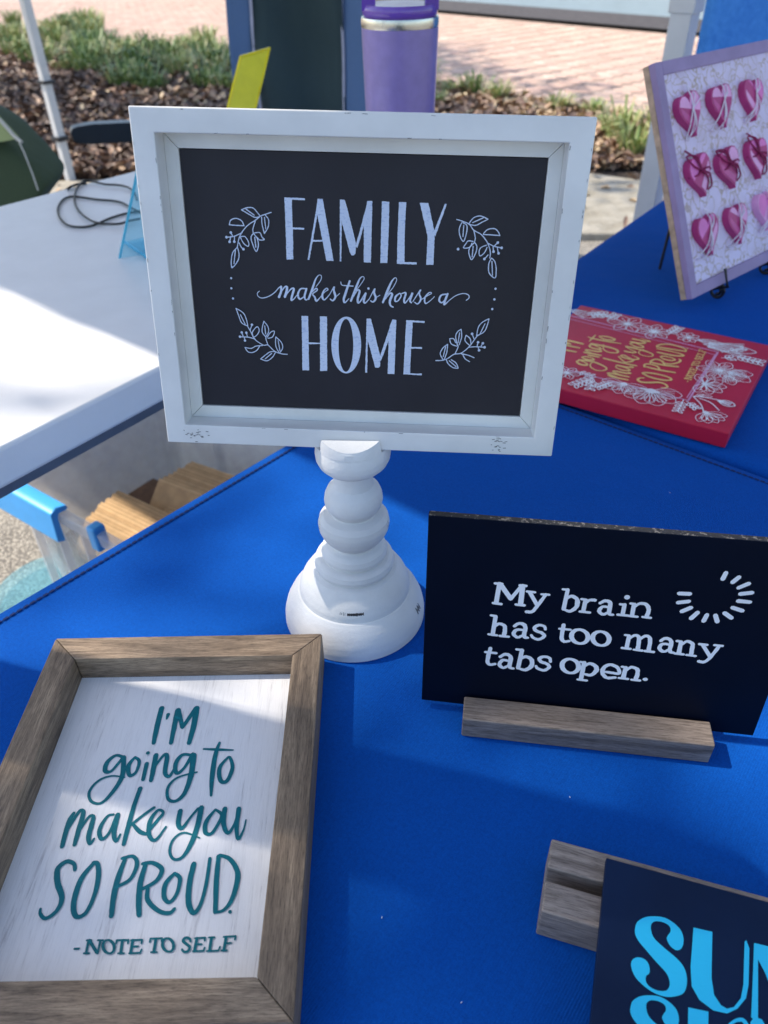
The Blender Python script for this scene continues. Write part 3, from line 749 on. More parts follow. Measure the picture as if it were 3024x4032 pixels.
WSF_uv = WSF.uv; WSF.uv = lambda x, y, n=-.0177: WSF_uv(x, y, n)
a = Trace(ik, 850, 720, 2.765); b2 = Trace(ik, 1350, 720, 2.37); c = Trace(ik, 850, 1050, 2.765); d2 = Trace(ik, 1400, 1050, 2.552)
for q in ('745,158 865,162 968,168 970,190 828,184 828,250 836,485 962,490 960,510 838,506 843,833 770,835 752,300',
          '1108,172 1163,174 1282,850 1203,848 1103,335 1092,290', '1092,290 1108,335 1018,838 998,836', '1048,620 1160,622 1164,640 1044,640',
          '1350,182 1400,184 1420,240 1525,655 1520,770 1500,790 1475,788 1460,760 1372,432', '1350,182 1372,250 1366,855 1348,855'): a.pl(q, 2.0)
for q in ('118,590 135,610 205,372 225,190 200,290', '228,168 275,170 270,400 262,745 195,740 197,360', '365,172 433,176 430,400 415,748 350,748 358,400',
          '524,180 592,180 578,450 575,738 690,742 688,762 505,755 512,450', '718,186 798,186 858,470 845,765 778,765 790,500', '952,195 970,197 862,500 850,455'): b2.pl(q, 1.7)
for q in ('933,535 1005,537 1015,1128 943,1128', '1133,540 1210,543 1212,1135 1135,1135', '1010,825 1137,828 1137,842 1010,842'): c.pl(q, 2.0)
O_ = []; I_ = []
for k in range(41):
    th = 2 * math.pi * k / 40
    O_.append((1420 + 162 * math.sin(th), 852 - 309 * math.cos(th))); I_.append((1416 + 80 * math.sin(th), 856 - 288 * math.cos(th)))
for k in range(40): c.pl(' '.join('%f,%f' % q for q in (O_[k], O_[k + 1], I_[k + 1], I_[k])))
for q in ('112,520 125,600 117,1065 97,1062', '112,520 155,522 250,905 247,1000 230,1015 198,1012 122,735', '240,915 254,950 336,730 355,580',
          '372,528 410,535 390,1078 323,1075 335,640 350,580', '510,535 695,545 693,565 575,557 562,805 668,808 668,825 558,822 548,1070 667,1073 665,1090 480,1080'): d2.pl(q, 1.8)
for q in ('475,265,8 452,290 465,325 510,340,10 580,320 640,280 685,230 712,215,20', '712,215,24 710,270 688,330,26', '700,300,8 745,225,14 775,220,24 770,270,26 752,328,26',
          '765,310,8 815,245,14 850,240,22 832,310,24 822,362,20 850,350,12 890,300,8', '985,240,14 925,240,16 895,300,22 915,352,18 965,320,10', '988,238,20 966,325,22 985,362,12 1020,325,8',
          '1010,352,20 1055,230,24 1085,140,16 1120,92,8 1150,100 1140,150 1092,215', '1050,275,8 1090,235,16 1105,255,14 1055,295,12 1078,330,20 1095,372,20 1135,335,8',
          '1130,340,8 1185,275,10 1220,250,12 1205,233,10 1170,270,16 1160,330,24 1185,358,14 1240,300,8', '1240,300,8 1288,218,14 1285,260,22 1302,325,24 1275,368,16 1245,350,12', '1305,330,8 1348,290,8',
          '1458,155,22 1412,290,26 1393,355,24 1405,390,16 1450,345,8', '1360,165,9 1372,198 1420,205,12 1495,210,12', '1470,372,22 1535,205,24 1568,130,15 1600,106,8 1615,130 1575,195 1520,265',
          '1500,325,8 1542,255,14 1565,268,22 1545,350,24 1553,393,18 1600,345,8'): c.st(q)
for q in ('50,340,8 85,285,10 103,265,18 83,340,22 98,363,14 140,320,8', '140,320,8 192,220,12 187,260,20 203,315,22 178,352,16 150,340,11', '205,310,8 245,285,8',
          '275,358,20 328,225,24 365,145,16 398,110,8 413,135 375,210 312,285', '300,325,8 345,268,14 368,278,22 345,345,24 352,388,18 380,405,12',
          '445,265,11 403,300,20 398,345,16 428,340,12 458,292,13 445,265,11', '455,272,8 505,262,18 487,335,20 500,362,14 548,300,10 572,262,20 548,335,20 562,362,12',
          '575,350,8 652,232,12 640,270,16 656,325,18 625,372,13 592,355,9', '650,335,8 720,292,9 764,266,9 738,260,11 697,310,17 702,368,13 750,340,8 792,300,8',
          '922,275,14 862,285,17 840,335,20 868,360,14 910,315,10', '926,270,20 897,345,22 892,380,16 950,330,8 1010,288,9 1080,268,9 1130,280,10 1140,310,10 1112,336,10'): d2.st(q)
d2.dot(130, 218, 12)
def sprig(T, lines, dots, w_):
    for q in lines: T.st(q, w_, jit=.18)
    for x, y in dots: T.dot(x, y, 15 * w_ / 11)
sprig(a, ['605,320 560,335 490,360 440,400 350,460 290,530 255,600 235,700', '280,292 350,268 410,275 460,330 485,360', '280,292 370,345 430,375 485,365', '330,285 420,350',
          '540,350 575,400 570,480 530,550', '500,370 505,450 530,550', '530,375 545,500', '305,455 280,410 220,385 165,405 148,455', '148,455 240,462 310,465', '430,420 405,500 410,550',
          '410,550 385,590 400,660 440,745 465,680 450,600 412,552', '425,590 437,700', '420,545 480,540 505,590 530,615 480,620 450,590', '290,540 200,580 120,590', '165,580 152,640', '185,578 165,540', '205,580 203,640',
          '272,585 320,585 360,650 350,690 300,650 270,592', '255,650 280,700 305,720', '235,700 185,760 170,850 180,920 240,850 255,780 237,700', '215,730 200,880'],
      [(165, 540), (118, 590), (152, 640), (203, 638), (302, 720)], 11)
sprig(b2, ['1062,340 1110,355 1180,385 1220,440 1290,480 1350,560 1375,640 1370,700', '1175,380 1220,325 1285,308 1355,338', '1355,338 1290,370 1240,395 1175,385', '1210,370 1310,325',
           '1110,370 1085,430 1095,500 1125,545 1150,480 1158,400 1120,370', '1128,395 1120,500', '1310,475 1350,435 1410,425 1445,450 1465,490', '1465,490 1400,485 1310,480', '1220,440 1235,510 1225,560',
           '1222,560 1185,600 1175,650 1200,715 1240,650 1250,590 1230,555', '1215,590 1205,690', '1215,545 1170,540 1145,570 1125,605 1180,600 1205,560', '1350,560 1410,590 1480,605', '1410,590 1445,555', '1400,590 1405,640', '1440,600 1450,655',
           '1340,580 1290,600 1270,640 1280,680 1320,650 1345,600', '1355,670 1320,710', '1385,700 1360,760 1365,840 1420,885 1430,800 1415,730 1387,700', '1390,730 1395,860'],
      [(1445, 556), (1480, 605), (1405, 640), (1452, 655), (1320, 708), (1075, 616)], 9.5)
sprig(c, ['780,950 720,945 640,915 570,850 520,850 430,790 380,700 345,640', '345,640 285,610 255,540 222,450', '222,450 300,500 335,570 350,640', '270,520 320,620', '430,785 360,765 270,760', '310,760 320,800', '345,755 335,715', '300,755 285,712',
          '375,690 395,630', '410,760 400,710 450,650 475,690 450,740 415,765', '570,850 550,790 545,760', '545,760 505,700 525,590', '525,590 570,650 575,710 545,760', '535,640 545,730', '560,765 600,710 640,700 620,760 570,775',
          '690,930 655,860 655,760', '655,760 715,820 730,880 700,930', '680,800 700,910', '510,855 440,860 390,885 320,875', '320,875 350,920 400,930 450,905 480,860', '640,920 590,925 540,960 490,1000', '490,1000 560,1020 620,980 650,930', '610,940 540,1000'],
      [(320, 800), (335, 715), (285, 712), (266, 758), (396, 628)], 10)
for x, y in ((170, 122), (172, 232), (190, 343), (180, 2)): c.dot(x, y, 12)
sprig(d2, ['805,940 880,935 930,915 990,875 1060,865 1140,800 1200,720 1230,680', '1215,690 1235,600 1280,550 1340,520', '1340,520 1320,590 1290,650 1225,690', '1300,570 1250,670', '1190,720 1170,670', '1150,790 1100,740 1110,685', '1110,685 1150,720 1160,780',
           '1000,870 1030,800 1020,780', '1025,790 1005,700 1025,650 1060,625', '1060,625 1065,700 1040,780', '1045,660 1030,760', '1015,795 960,770 945,720', '945,720 985,720 1005,760', '1140,805 1200,800 1295,805', '1230,800 1240,835', '1220,795 1230,755', '1260,795 1278,765',
           '880,930 850,870 880,810 925,775', '925,775 915,860 890,930', '905,800 880,900', '1060,870 1130,885 1190,910', '1075,875 1100,920 1145,950', '910,925 930,970 980,1010 1030,1015', '1030,1015 1010,965 960,930', '940,940 1010,1000'],
      [(1170, 670), (1295, 805), (1240, 835), (1230, 755), (1278, 765)], 10)
for x, y in ((1405, 218), (1393, 325), (1372, 422)): d2.dot(x, y, 12)
obj('lettering', ik.m, m_letter, ts)
WSF.uv = WSF_uv
# scuffs on the frame
ik = Ink(WSF, .00015)
for (cx, cy, n_, sx, sy) in ((1955, 1745, 26, 22, 34), (775, 1712, 20, 45, 18), (553, 655, 3, 8, 3)):
    for _ in range(n_):
        x, y = random.gauss(cx, sx * .6), random.gauss(cy, sy * .6); u, v = WSF.uv(x, y)
        if abs(u) < HW - .001 and IH + .0008 < abs(v) < HH - .001: ik.stroke([(u, v, .0003), (u + random.uniform(.0005, .002), v + random.uniform(-.0003, .0003), .0004)], False)
for _ in range(46):
    e_ = random.choice(((IW + .0004, 'v'), (-IW - .0004, 'v'), (IH + .0004, 'u'), (-IH - .0004, 'u'), (HW - .0012, 'v'), (-HW + .0012, 'v'), (HH - .0012, 'u')))
    t_ = random.uniform(-1, 1); L_ = random.uniform(.0006, .0035); w_ = random.uniform(.00012, .00032)
    if e_[1] == 'v': ik.stroke([(e_[0], t_ * .088, w_), (e_[0] + random.uniform(-.0002, .0002), t_ * .088 + L_, w_)], False)
    else: ik.stroke([(t_ * .118, e_[0], w_), (t_ * .118 + L_, e_[0] + random.uniform(-.0002, .0002), w_)], False)
obj('scuff_mark', ik.m, m_crack, ts, kind='stuff')

# turned stand
SB = Vector((-.0266, .4620, ZT)); TLT = (.03, .004)
prof = [(0, .0580), (.001, .0590), (.007, .0588), (.014, .0572), (.021, .0540), (.027, .0500), (.0305, .0470),
        (.0310, .0458), (.036, .0452), (.042, .0428), (.048, .0390), (.053, .0345), (.0545, .0305),
        (.0550, .0300), (.0565, .0318), (.0595, .0323), (.0630, .0312), (.0645, .0285), (.0650, .0245), (.0655, .0240), (.0670, .0258), (.0705, .0264), (.0745, .0252), (.0770, .0225), (.0785, .0188),
        (.0800, .0186), (.0840, .0222), (.0885, .0252), (.0935, .0272), (.0985, .0278), (.1030, .0268), (.1065, .0235), (.1082, .0180),
        (.1092, .0172), (.1125, .0198), (.1165, .0218), (.1205, .0224), (.1250, .0218), (.1295, .0200), (.1325, .0172), (.1335, .0162),
        (.1345, .0152), (.1400, .0147), (.1480, .0150), (.1490, .0158), (.1495, .0178), (.1515, .0222), (.1550, .0255), (.1590, .0272), (.1640, .0277), (.1690, .0272), (.1722, .0266), (.1725, .0255)]
tst = thing('turned_stand', SB, 'white turned wooden candlestick stand holding up the FAMILY sign', 'stand')
pr2 = []
for i in range(len(prof) - 1):
    (z0, r0), (z1, r1) = prof[i], prof[i + 1]
    for k in range(3):
        t_ = k / 3; pr2.append((z0 + (z1 - z0) * t_, r0 + (r1 - r0) * t_))
pr2.append(prof[-1])
m = MB(); m.lathe(pr2, 96, SB, TLT); obj('turned_column', m, m_stand, tst, smooth=24)
# front and back lips of the cup, either side of the slot
CUPC = SB + Vector((TLT[0] * .17, 0, 0))
for sgn_ in (-1, 1):
    m = MB(); yf = (-.0155 if sgn_ < 0 else .0200); R0 = .0266
    hx = math.sqrt(R0 * R0 - yf * yf); th0 = math.atan2(yf, hx)
    arc = [(R0 * math.cos(t_), R0 * math.sin(t_)) for t_ in np.linspace(math.pi - th0 if sgn_ > 0 else -math.pi - th0, th0, 25)] if sgn_ > 0 else [(R0 * math.cos(t_), R0 * math.sin(t_)) for t_ in np.linspace(-math.pi - th0, th0, 25)]
    LF = Frame(CUPC, (1, -.06, 0), (.06, 1, 0)); vs = []; k_ = len(arc)
    for z_, s_ in ((.1715, 1.0), (.1765, .985), (.1808, .955), (.1822, .93)):
        vs += [LF.p(x * s_, (y - yf) * s_ + yf, z_ - (0.004 * (1 - (x / hx) ** 2) if z_ > .18 else 0)) for x, y in arc]
    fs = [(r_ * k_ + j, r_ * k_ + (j + 1) % k_, (r_ + 1) * k_ + (j + 1) % k_, (r_ + 1) * k_ + j) for r_ in range(3) for j in range(k_)]
    fs.append(tuple(range(3 * k_, 4 * k_))); m.add(vs, fs); obj('cup_lip', m, m_stand, tst, smooth=35)
# worn-through marks on the stand
def surf(z, th, out=.00012):
    for i in range(len(prof) - 1):
        if prof[i][0] <= z <= prof[i + 1][0]:
            t_ = (z - prof[i][0]) / max(1e-6, prof[i + 1][0] - prof[i][0]); r = prof[i][1] + (prof[i + 1][1] - prof[i][1]) * t_
            dz = prof[i + 1][0] - prof[i][0]; dr = prof[i + 1][1] - prof[i][1]; L_ = math.hypot(dz, dr)
            return SB + Vector(((r + out * dz / L_) * math.cos(th) + TLT[0] * z, (r + out * dz / L_) * math.sin(th) + TLT[1] * z, z - out * dr / L_))
m = MB()
def tick(z0, z1, th0, th1):
    m.add([surf(z0, th0), surf(z0, th1), surf(z1, th1), surf(z1, th0)], [(0, 1, 2, 3)])
for th, hgt in [(-104, .0022), (-102.5, .0016), (-100.5, .0026), (-99, .002)]: tick(.0395 - hgt / 2, .0395 + hgt / 2, rad(th), rad(th + .35))
th = -96.5
while th < -80:
    hgt = random.uniform(.0009, .0022); wd_ = random.uniform(.5, 1.1); tick(.0395 - hgt / 2 - .0004, .0395 + hgt / 2, rad(th), rad(th + wd_ * .9)); th += wd_
for z_, ta0, ta1 in ((.0985, -168, -160), (.0985, -18, -10), (.018, -22, -14)):
    th = ta0
    while th < ta1:
        hgt = random.uniform(.002, .008); tick(z_ - hgt / 2, z_ + hgt / 2, rad(th), rad(th + 1.0)); th += 1.6
obj('worn_mark', m, m_mark, tst, kind='stuff')
m = MB(); LFt = Frame(CUPC, (1, -.06, 0), (.06, 1, 0))
for k in range(26):
    x0 = -.011 + k * .00088; hx = .0229
    if random.random() < .2: continue
    y_ = -math.sqrt(max(0, (.0266 * .94) ** 2 - x0 * x0)) + .0004
    zz = .1823 - .004 * (1 - (x0 / hx) ** 2)
    m.add([LFt.p(x0, y_, zz), LFt.p(x0 + .0008, y_, zz), LFt.p(x0 + .0008, y_ + random.uniform(.0004, .0011), zz + .0001), LFt.p(x0, y_ + random.uniform(.0004, .0011), zz + .0001)], [(0, 1, 2, 3)])
obj('worn_mark', m, m_mark, tst, kind='stuff')

# ------------------------------------------------------------------ wooden framed "I'M going to make you SO PROUD" sign, lying flat
FT = .032
p0, p1, p2 = onz(219, 2514, ZT + FT), onz(1268, 2495, ZT + FT), onz(1194, 4025, ZT + FT)
fw = (p1 - p0).length; fh = (p2 - p1).length
PFm = Frame((p0 + p1) / 2 + (p2 - p1) / 2 + Vector((0, 0, 0)), p1 - p0, p1 - p2)
PFm.O = p1 + (p0 - p1) / 2 - PFm.V * fh / 2
OW, OH = fw / 2, fh / 2
m_wu = wood('weathered brown wood', (.13, .088, .054), (.26, .182, .118), (.42, .305, .20), PFm, 'u')
m_wv = wood('weathered brown wood lengthwise', (.115, .078, .050), (.225, .158, .102), (.36, .262, .17), PFm, 'v')
tp = thing('framed_wood_sign', (PFm.O.x, PFm.O.y, ZT), "brown wood framed sign reading I'M going to make you SO PROUD, lying flat", 'sign')
BWID = .0212
mitre_frame(PFm, OW, OH, OW - BWID, OH - BWID * 1.0, -FT + .001, 0, m_wu, m_wv, tp, 'frame_rail', .0008, gap=.00015)
def whitewash():
    m, t, b = newmat('whitewashed plank'); tc = t.nodes.new('ShaderNodeTexCoord'); outs = []
    for ax_, k in ((PFm.U, 1.0), (PFm.V, .06)):
        dd = N(t, 'ShaderNodeVectorMath', operation='DOT_PRODUCT'); t.links.new(tc.outputs['Object'], dd.inputs[0]); dd.inputs[1].default_value = tuple(ax_ * k); outs.append(dd.outputs['Value'])
    cb = t.nodes.new('ShaderNodeCombineXYZ'); t.links.new(outs[0], cb.inputs[0]); t.links.new(outs[1], cb.inputs[1])
    f = noise(t, cb.outputs[0], 800, 5, .7); g = noise(t, cb.outputs[0], 120, 5, .65, 1.0)
    mu = N(t, 'ShaderNodeMath', operation='MULTIPLY'); t.links.new(f, mu.inputs[0]); t.links.new(g, mu.inputs[1])
    c_ = ramp(t, mu.outputs[0], [(.12, (.50, .49, .50)), (.19, (.74, .74, .74)), (.27, (.80, .80, .80))])
    t.links.new(c_, b.inputs['Base Color']); b.inputs['Roughness'].default_value = .45
    bump(t, b, f, .45, .0004); return m
m_ww = whitewash()
PD = -.0215
m = MB(); m.box(PFm, (-OW + BWID + .0002, OW - BWID - .0002), (-OH + BWID + .0002, OH - BWID - .0002), (PD - .006, PD)); obj('sign_panel', m, m_ww, tp)
ik = Ink(PFm, PD + .0003)
Pp = Trace(ik, 0, 2400, 1.185, 1.16); Q = Trace(ik, 0, 3200, 1.185, 1.16)
# the board is recessed: measure on the recessed plane
Pp.c = lambda x, y: PFm.uv(x / 1.185, 2400 + y / 1.185, PD); Q.c = lambda x, y: PFm.uv(x / 1.185, 3200 + y / 1.185, PD)
PROUD = [(Pp, q) for q in ('755,460,20 730,560,20 717,625,16', '785,490,15 778,512,7', '830,470,20 815,540,20 798,625,16', '832,468,18 851,550,16', '851,552,14 915,460,18', '918,460,22 905,540,22 882,625,18',
    '575,690,14 540,682,12 500,715,18 492,755,18 520,755,12 560,710,12 578,688,16', '578,690,18 570,780,20 520,860,16 470,905,12 425,895,12 418,850,12 460,800,10 520,778,8 582,785,6',
    '630,690,10 600,730,18 605,775,16 635,760,12 650,710,14 630,690,10', '685,720,18 668,795,16', '728,680,20 715,750,20 705,800,16', '715,745,10 765,680,12 780,690,18 770,760,18 790,780,14 815,740,8',
    '890,680,12 850,680,14 820,720,18 825,765,16 860,740,12 900,675,16', '905,680,22 890,780,22 860,860,18 820,895,14 785,885,14 785,830,12 830,785,9 920,760,7',
    '1025,622,10 1005,680,18 990,780,20 985,870,10', '950,652,8 1020,655,12 1088,657,6', '1065,690,10 1025,740,16 1030,800,18 1060,800,16 1085,740,16 1075,695,12 1065,690,10',
    '345,950,12 325,985,20 305,1050,20 290,1108,18', '305,1050,8 365,950,14 388,940,14 385,970,20 362,1050,20 348,1100,16', '355,1060,8 410,975,12 435,965,14 430,1000,20 414,1060,20 420,1095,14 440,1070,8',
    '530,958,10 500,968,12 465,1028,18 475,1073,16 510,1043,12 545,963,14', '550,958,20 532,1040,20 542,1083,14 562,1050,8',
    '655,835,18 625,920,18 600,1010,20 577,1098,16', '720,925,12 670,960,12 620,1000,12 600,1015,9', '622,1005,12 655,1040,18 690,1050,12', '690,1040,14 735,985,14 762,950,12 738,938,12 702,985,18 695,1050,18 725,1078,14 775,1015,8',
    '842,940,20 832,1000,20 850,1022,16 890,970,10 925,930,12', '940,925,22 922,1010,22 890,1098,20 850,1158,14 810,1166,12 792,1128,12 810,1073,10 860,1043,9 932,1068,6',
    '1005,935,10 963,990,18 958,1040,18 985,1048,14 1015,1008,14 1035,960,14 1005,935,10', '1050,930,20 1043,1000,20 1065,1045,16 1095,1000,10 1115,935,12', '1115,930,20 1104,1015,18 1112,1073,14 1137,1028,8 1148,983,6')]
PROUD += [(Q, q) for q in ('350,268,16 345,240 310,230,18 270,265,22 270,330,24 290,400,22 265,460,18 215,495,16 190,475,14 190,450,10', '440,235,16 380,310,22 345,420,24 355,485,20 400,470,18 440,390,18 460,300,22 455,240,18 435,235,14',
    '585,215,16 550,310,24 530,400,24 520,485,20', '570,215,14 620,205,14 640,240,18 610,310,16 550,345,14', '680,240,18 655,330,24 648,420,24 650,480,22', '665,240,14 710,235,16 755,265,20 730,320,18 660,360,14',
    '690,355,16 690,410,20 740,460,18 790,470,18 815,450,14', '815,285,14 775,330,20 765,390,20 790,420,16 825,380,16 840,310,18 815,285,14', '905,240,22 885,330,24 880,420,24 905,470,20 940,420,16 965,320,16 980,215,14',
    '1020,205,18 1010,320,22 1005,465,20', '1025,200,14 1075,220,18 1110,290,22 1085,400,20 1045,455,14 1000,468,10', '1072,463,15 1075,466,15')]
NOTE = ('348,637,9 370,636', '415,597,12 402,658', '418,597,13 453,655', '470,597,9 456,658', '405,597,8 428,597', '392,658,8 418,658', '457,597,8 482,597', '545,597,9 600,596', '546,597,8 543,612', '600,597,8 598,612', '572,597,13 564,657', '552,658,8 580,658',
    '620,597,13 610,657', '612,597,8 664,595', '664,595,8 661,612', '616,627,8 645,626', '603,658,8 655,656', '655,656,8 661,640', '702,590,8 757,588', '702,590,8 700,606', '757,588,8 755,604', '729,590,13 718,652', '705,653,8 733,653',
    '890,603,9 885,590,10 866,586,11 855,600,12 870,615,12 886,630,12 878,648,11 860,652,10 850,640,9', '920,588,13 908,648', '910,588,8 958,585', '958,585,8 956,600', '914,617,8 942,616', '900,649,8 950,647', '950,647,8 956,632',
    '988,585,13 978,646', '975,585,8 1002,584', '966,648,8 1020,646', '1020,646,8 1027,628', '1056,582,13 1045,645', '1044,582,8 1100,578', '1100,578,8 1097,595', '1050,612,8 1080,610', '1034,646,8 1060,645')
for T_, q in PROUD: T_.st(q, jit=.05)
for q in NOTE: Q.st(q, 9, jit=.05)
for ox, oy in ((508, 628), (785, 620)):
    Q.st(' '.join('%f,%f,%f' % (ox + 26 * math.cos(k * .524) - 4 * math.sin(k * .524) * -1, oy + 31 * math.sin(k * .524), 8 + 5 * abs(math.cos(k * .524))) for k in range(12)), closed=True)
u_, v_ = Q.c(0, 0); u_, v_ = Pp.c(691, 672); ik.dot(u_, v_, 9 * Pp.sc(691, 672))
lettering_rows = list(ik.rows)
obj('lettering', ik.m, m_teal, tp)

# ------------------------------------------------------------------ black "My brain has too many tabs open." board in a wooden holder
BR = Frame((.0252, .3595, .7483), Vector((.2579, .3226, .7480)) - Vector((.0252, .3595, .7483)), Vector((.0302, .3754, .9109)) - Vector((.0252, .3595, .7483)))
BWd, BHt = .2356, .1635
tbr = thing('black_quote_sign', BR.p(BWd / 2, 0, 0), 'black board reading My brain has too many tabs open, propped in a wood block', 'sign')
m = MB(); m.box(BR, (0, BWd), (0, BHt), (-.0055, 0)); obj('board', m, m_black, tbr, bevel=.0004)
m = MB(); m.box(BR, (.0005, BWd - .0005), (BHt - .0002, BHt + .0002), (-.0053, -.0003)); obj('board_edge', m, m_bedge, tbr)
ik = Ink(BR, .00025); T_ = Trace(ik, 1600, 1900, 1.165, 1.08)
for q in ('427,462,17 412,552', '430,464,20 478,532', '478,534,14 528,474', '535,472,19 524,558', '407,461,12 440,464', '520,470,12 550,473', '398,551,12 436,556', '502,558,12 542,562', '566,502,15 600,560', '640,512,14 603,562 578,590 550,591', '553,498,11 590,502', '620,511,11 655,514',
          '740,490,16 722,580', '718,488,11 742,490', '728,535,10 758,520,14 783,535,17 780,568,17 752,588,14 722,580,10', '822,537,16 812,590', '803,533,11 826,536', '818,556,10 840,538,13 866,538,15', '795,590,11 842,595',
          '888,552,13 912,541,14 935,552,16 930,598,15 948,605,11', '932,572,10 900,568,13 884,588,15 903,603,13 930,590,10', '1001,558,16 991,605', '980,556,11 1003,559', '968,604,11 1016,609', '1045,556,16 1035,610', '1028,553,11 1048,556', '1018,609,11 1060,614',
          '1043,572,10 1070,553,13 1100,558,15 1111,580,16 1101,616,16', '1083,614,11 1121,619', '409,612,16 396,696', '388,607,11 412,611', '377,694,11 416,699', '402,662,10 425,646,13 450,656,15 452,680,16 446,702,16', '428,701,11 470,705',
          '495,657,13 520,644,14 545,657,16 540,703,15 557,710,11', '542,676,10 508,673,13 492,692,15 511,708,13 540,695,10', '638,672,11 632,657,12 608,652,13 588,663,14 595,678,14 622,688,14 632,702,14 608,717,13 583,710,12 573,697,11',
          '722,650,15 712,708,15 724,727,13 748,724,11', '702,668,11 753,673', '1021,702,16 1009,757', '1003,697,11 1023,700', '988,756,11 1028,761', '1019,717,10 1045,699,13 1066,708,15 1061,765,16', '1043,764,11 1082,769', '1067,720,10 1095,702,13 1117,713,15 1111,770,16', '1093,770,11 1135,775',
          '1166,724,13 1190,712,14 1214,726,16 1208,770,15 1226,778,11', '1211,742,10 1176,738,13 1160,757,15 1179,773,13 1206,762,10', '1259,728,16 1249,781', '1240,724,11 1261,727', '1229,781,11 1271,786', '1257,745,10 1285,726,13 1311,736,15 1311,755,16 1304,788,16', '1284,788,11 1326,793',
          '1358,741,15 1393,796', '1436,746,14 1395,797 1366,820 1340,817', '1343,738,11 1380,742', '1412,743,11 1450,747', '386,757,15 372,815,15 384,832,13 408,829,11', '362,775,11 413,780', '430,797,13 455,785,14 478,798,16 473,842,15 491,850,11', '475,817,10 443,812,13 427,831,15 444,847,13 471,835,10',
          '530,765,16 512,848', '505,762,11 532,766', '519,808,10 550,796,14 575,812,17 572,840,17 545,856,14 512,848,10', '661,820,11 657,803,12 634,796,13 611,803,14 617,818,14 645,829,14 655,843,14 632,858,13 603,850,12 594,838,11',
          '816,822,16 801,900', '797,820,11 819,823', '786,900,11 827,905', '811,843,10 840,827,14 868,840,17 869,862,17 843,880,14 806,872,10', '903,864,12 940,869 976,872,13 968,846,14 936,832,14 906,845,16 899,870,16 920,892,14 958,891,12', '1006,845,16 994,893', '988,842,11 1008,846', '974,893,11 1016,898',
          '1004,862,10 1030,844,13 1057,852,15 1060,872,16 1051,901,16', '1032,901,11 1071,905', '1092,899,16 1098,900'): T_.st(q, smooth=len(q.split()) > 2, jit=.12)
for ox, oy in ((795, 703), (892, 712), (752, 838)):
    T_.st(' '.join('%f,%f,%f' % (ox + 38 * math.cos(k * .524), oy + 32 * math.sin(k * .524) + 3 * math.cos(k * .524), 12 + 6 * abs(math.cos(k * .524))) for k in range(12)), closed=True)
T_.dot(1012, 523, 12)
for q in ('1465,410 1450,440', '1525,430 1495,455', '1570,460 1522,480', '1585,502 1530,508', '1575,545 1520,540', '1540,585 1495,570', '1490,618 1458,595', '1425,635 1417,605', '1362,632 1378,603', '1305,620 1335,592', '1262,588 1305,570', '1245,547 1295,541', '1250,505 1300,507'):
    T_.st(q, 18, smooth=False, jit=.08)
obj('lettering', ik.m, m_bletter, tbr)
def slot_block(F, L_, d_front, slot, d_back, h, mat, root, nm, floor_=.008):
    """block with a slot: u along, v back, n up"""
    PFx = Frame(F.O, F.V, F.N); D = d_front + slot + d_back
    prof_ = [(0, .0005), (D, .0005), (D, h), (d_front + slot, h), (d_front + slot, floor_), (d_front, floor_), (d_front, h), (0, h)]
    m = MB(); s_ = 1 if PFx.N.dot(F.U) > 0 else -1
    m.prism(PFx, prof_, *sorted((0, s_ * L_))); return obj(nm, m, mat, root, bevel=.0012)
ha, hb = onz(1816, 2900), onz(2789, 3007)
HFm = Frame(ha, hb - ha, N=(0, 0, 1)); LH = (hb - ha).length
m_gw = wood('grey driftwood block', (.15, .115, .09), (.25, .20, .165), (.35, .285, .235), HFm, 'u', .7, .8)
th_ = thing('wood_block_holder', ha, 'slotted grey brown wood block holding the My brain board upright', 'sign holder')
slot_block(HFm, LH, .0205, .0072, .019, .0205, m_gw, th_, 'slotted_block', .009)

# ------------------------------------------------------------------ SUNSHINE board leaning on its own block
hq = onz(2172, 3300, ZT + .03); hU = Vector((.1152, -.0372, 0)).normalized(); hN = Vector((-hU.y, hU.x, 0))
HO = Vector((hq.x, hq.y, ZT)) - hN * .0445
H2 = Frame(HO, hU, hN)
m_gw2 = wood('pale driftwood block', (.19, .15, .125), (.31, .25, .21), (.44, .36, .30), H2, 'u', .7, .8)
t2h = thing('wood_block_holder', HO, 'slotted wood block under the SUNSHINE board at the lower right', 'sign holder')
slot_block(H2, .205, .0180, .0080, .0185, .030, m_gw2, t2h, 'slotted_block', .010)
top = onz(2388, 3377, ZT + .0388)
sU = hU; sV = (hN + Vector((0, 0, .115))).normalized()
SF = Frame(top, sU, sV)
tsun = thing('navy_quote_sign', SF.p(.12, -.15, 0), 'dark navy board with bright cyan SUNSHINE lettering, cropped at the lower right', 'sign')
m = MB(); m.box(SF, (0, .26), (-.30, 0), (-.0058, 0)); obj('board', m, m_navy, tsun, bevel=.0004)
ik = Ink(SF, .0003); T_ = Trace(ik, 1900, 3200, 1.476)
Sp = [(905, 630), (945, 608), (1000, 603), (1060, 612), (1115, 645), (1155, 690), (1168, 745), (1155, 790), (1125, 800), (1090, 775), (1070, 735), (1078, 712), (1092, 690), (1085, 660), (1050, 638), (1005, 632), (980, 650), (980, 690), (1000, 735), (1060, 790), (1130, 850), (1170, 900), (1187, 960), (1182, 1020), (1160, 1055), (1110, 1070), (1060, 1070), (1000, 1050), (940, 1010), (890, 960), (865, 905), (865, 865), (890, 843), (925, 845), (955, 865), (970, 900), (968, 935), (950, 950), (950, 985), (975, 1015), (1020, 1035), (1065, 1035), (1085, 1010), (1085, 975), (1065, 930), (1010, 870), (950, 800), (905, 745), (885, 700), (890, 655)]
Sp = [(x, y) for x, y in catmull([(float(x), float(y)) for x, y in Sp], 3, True)]
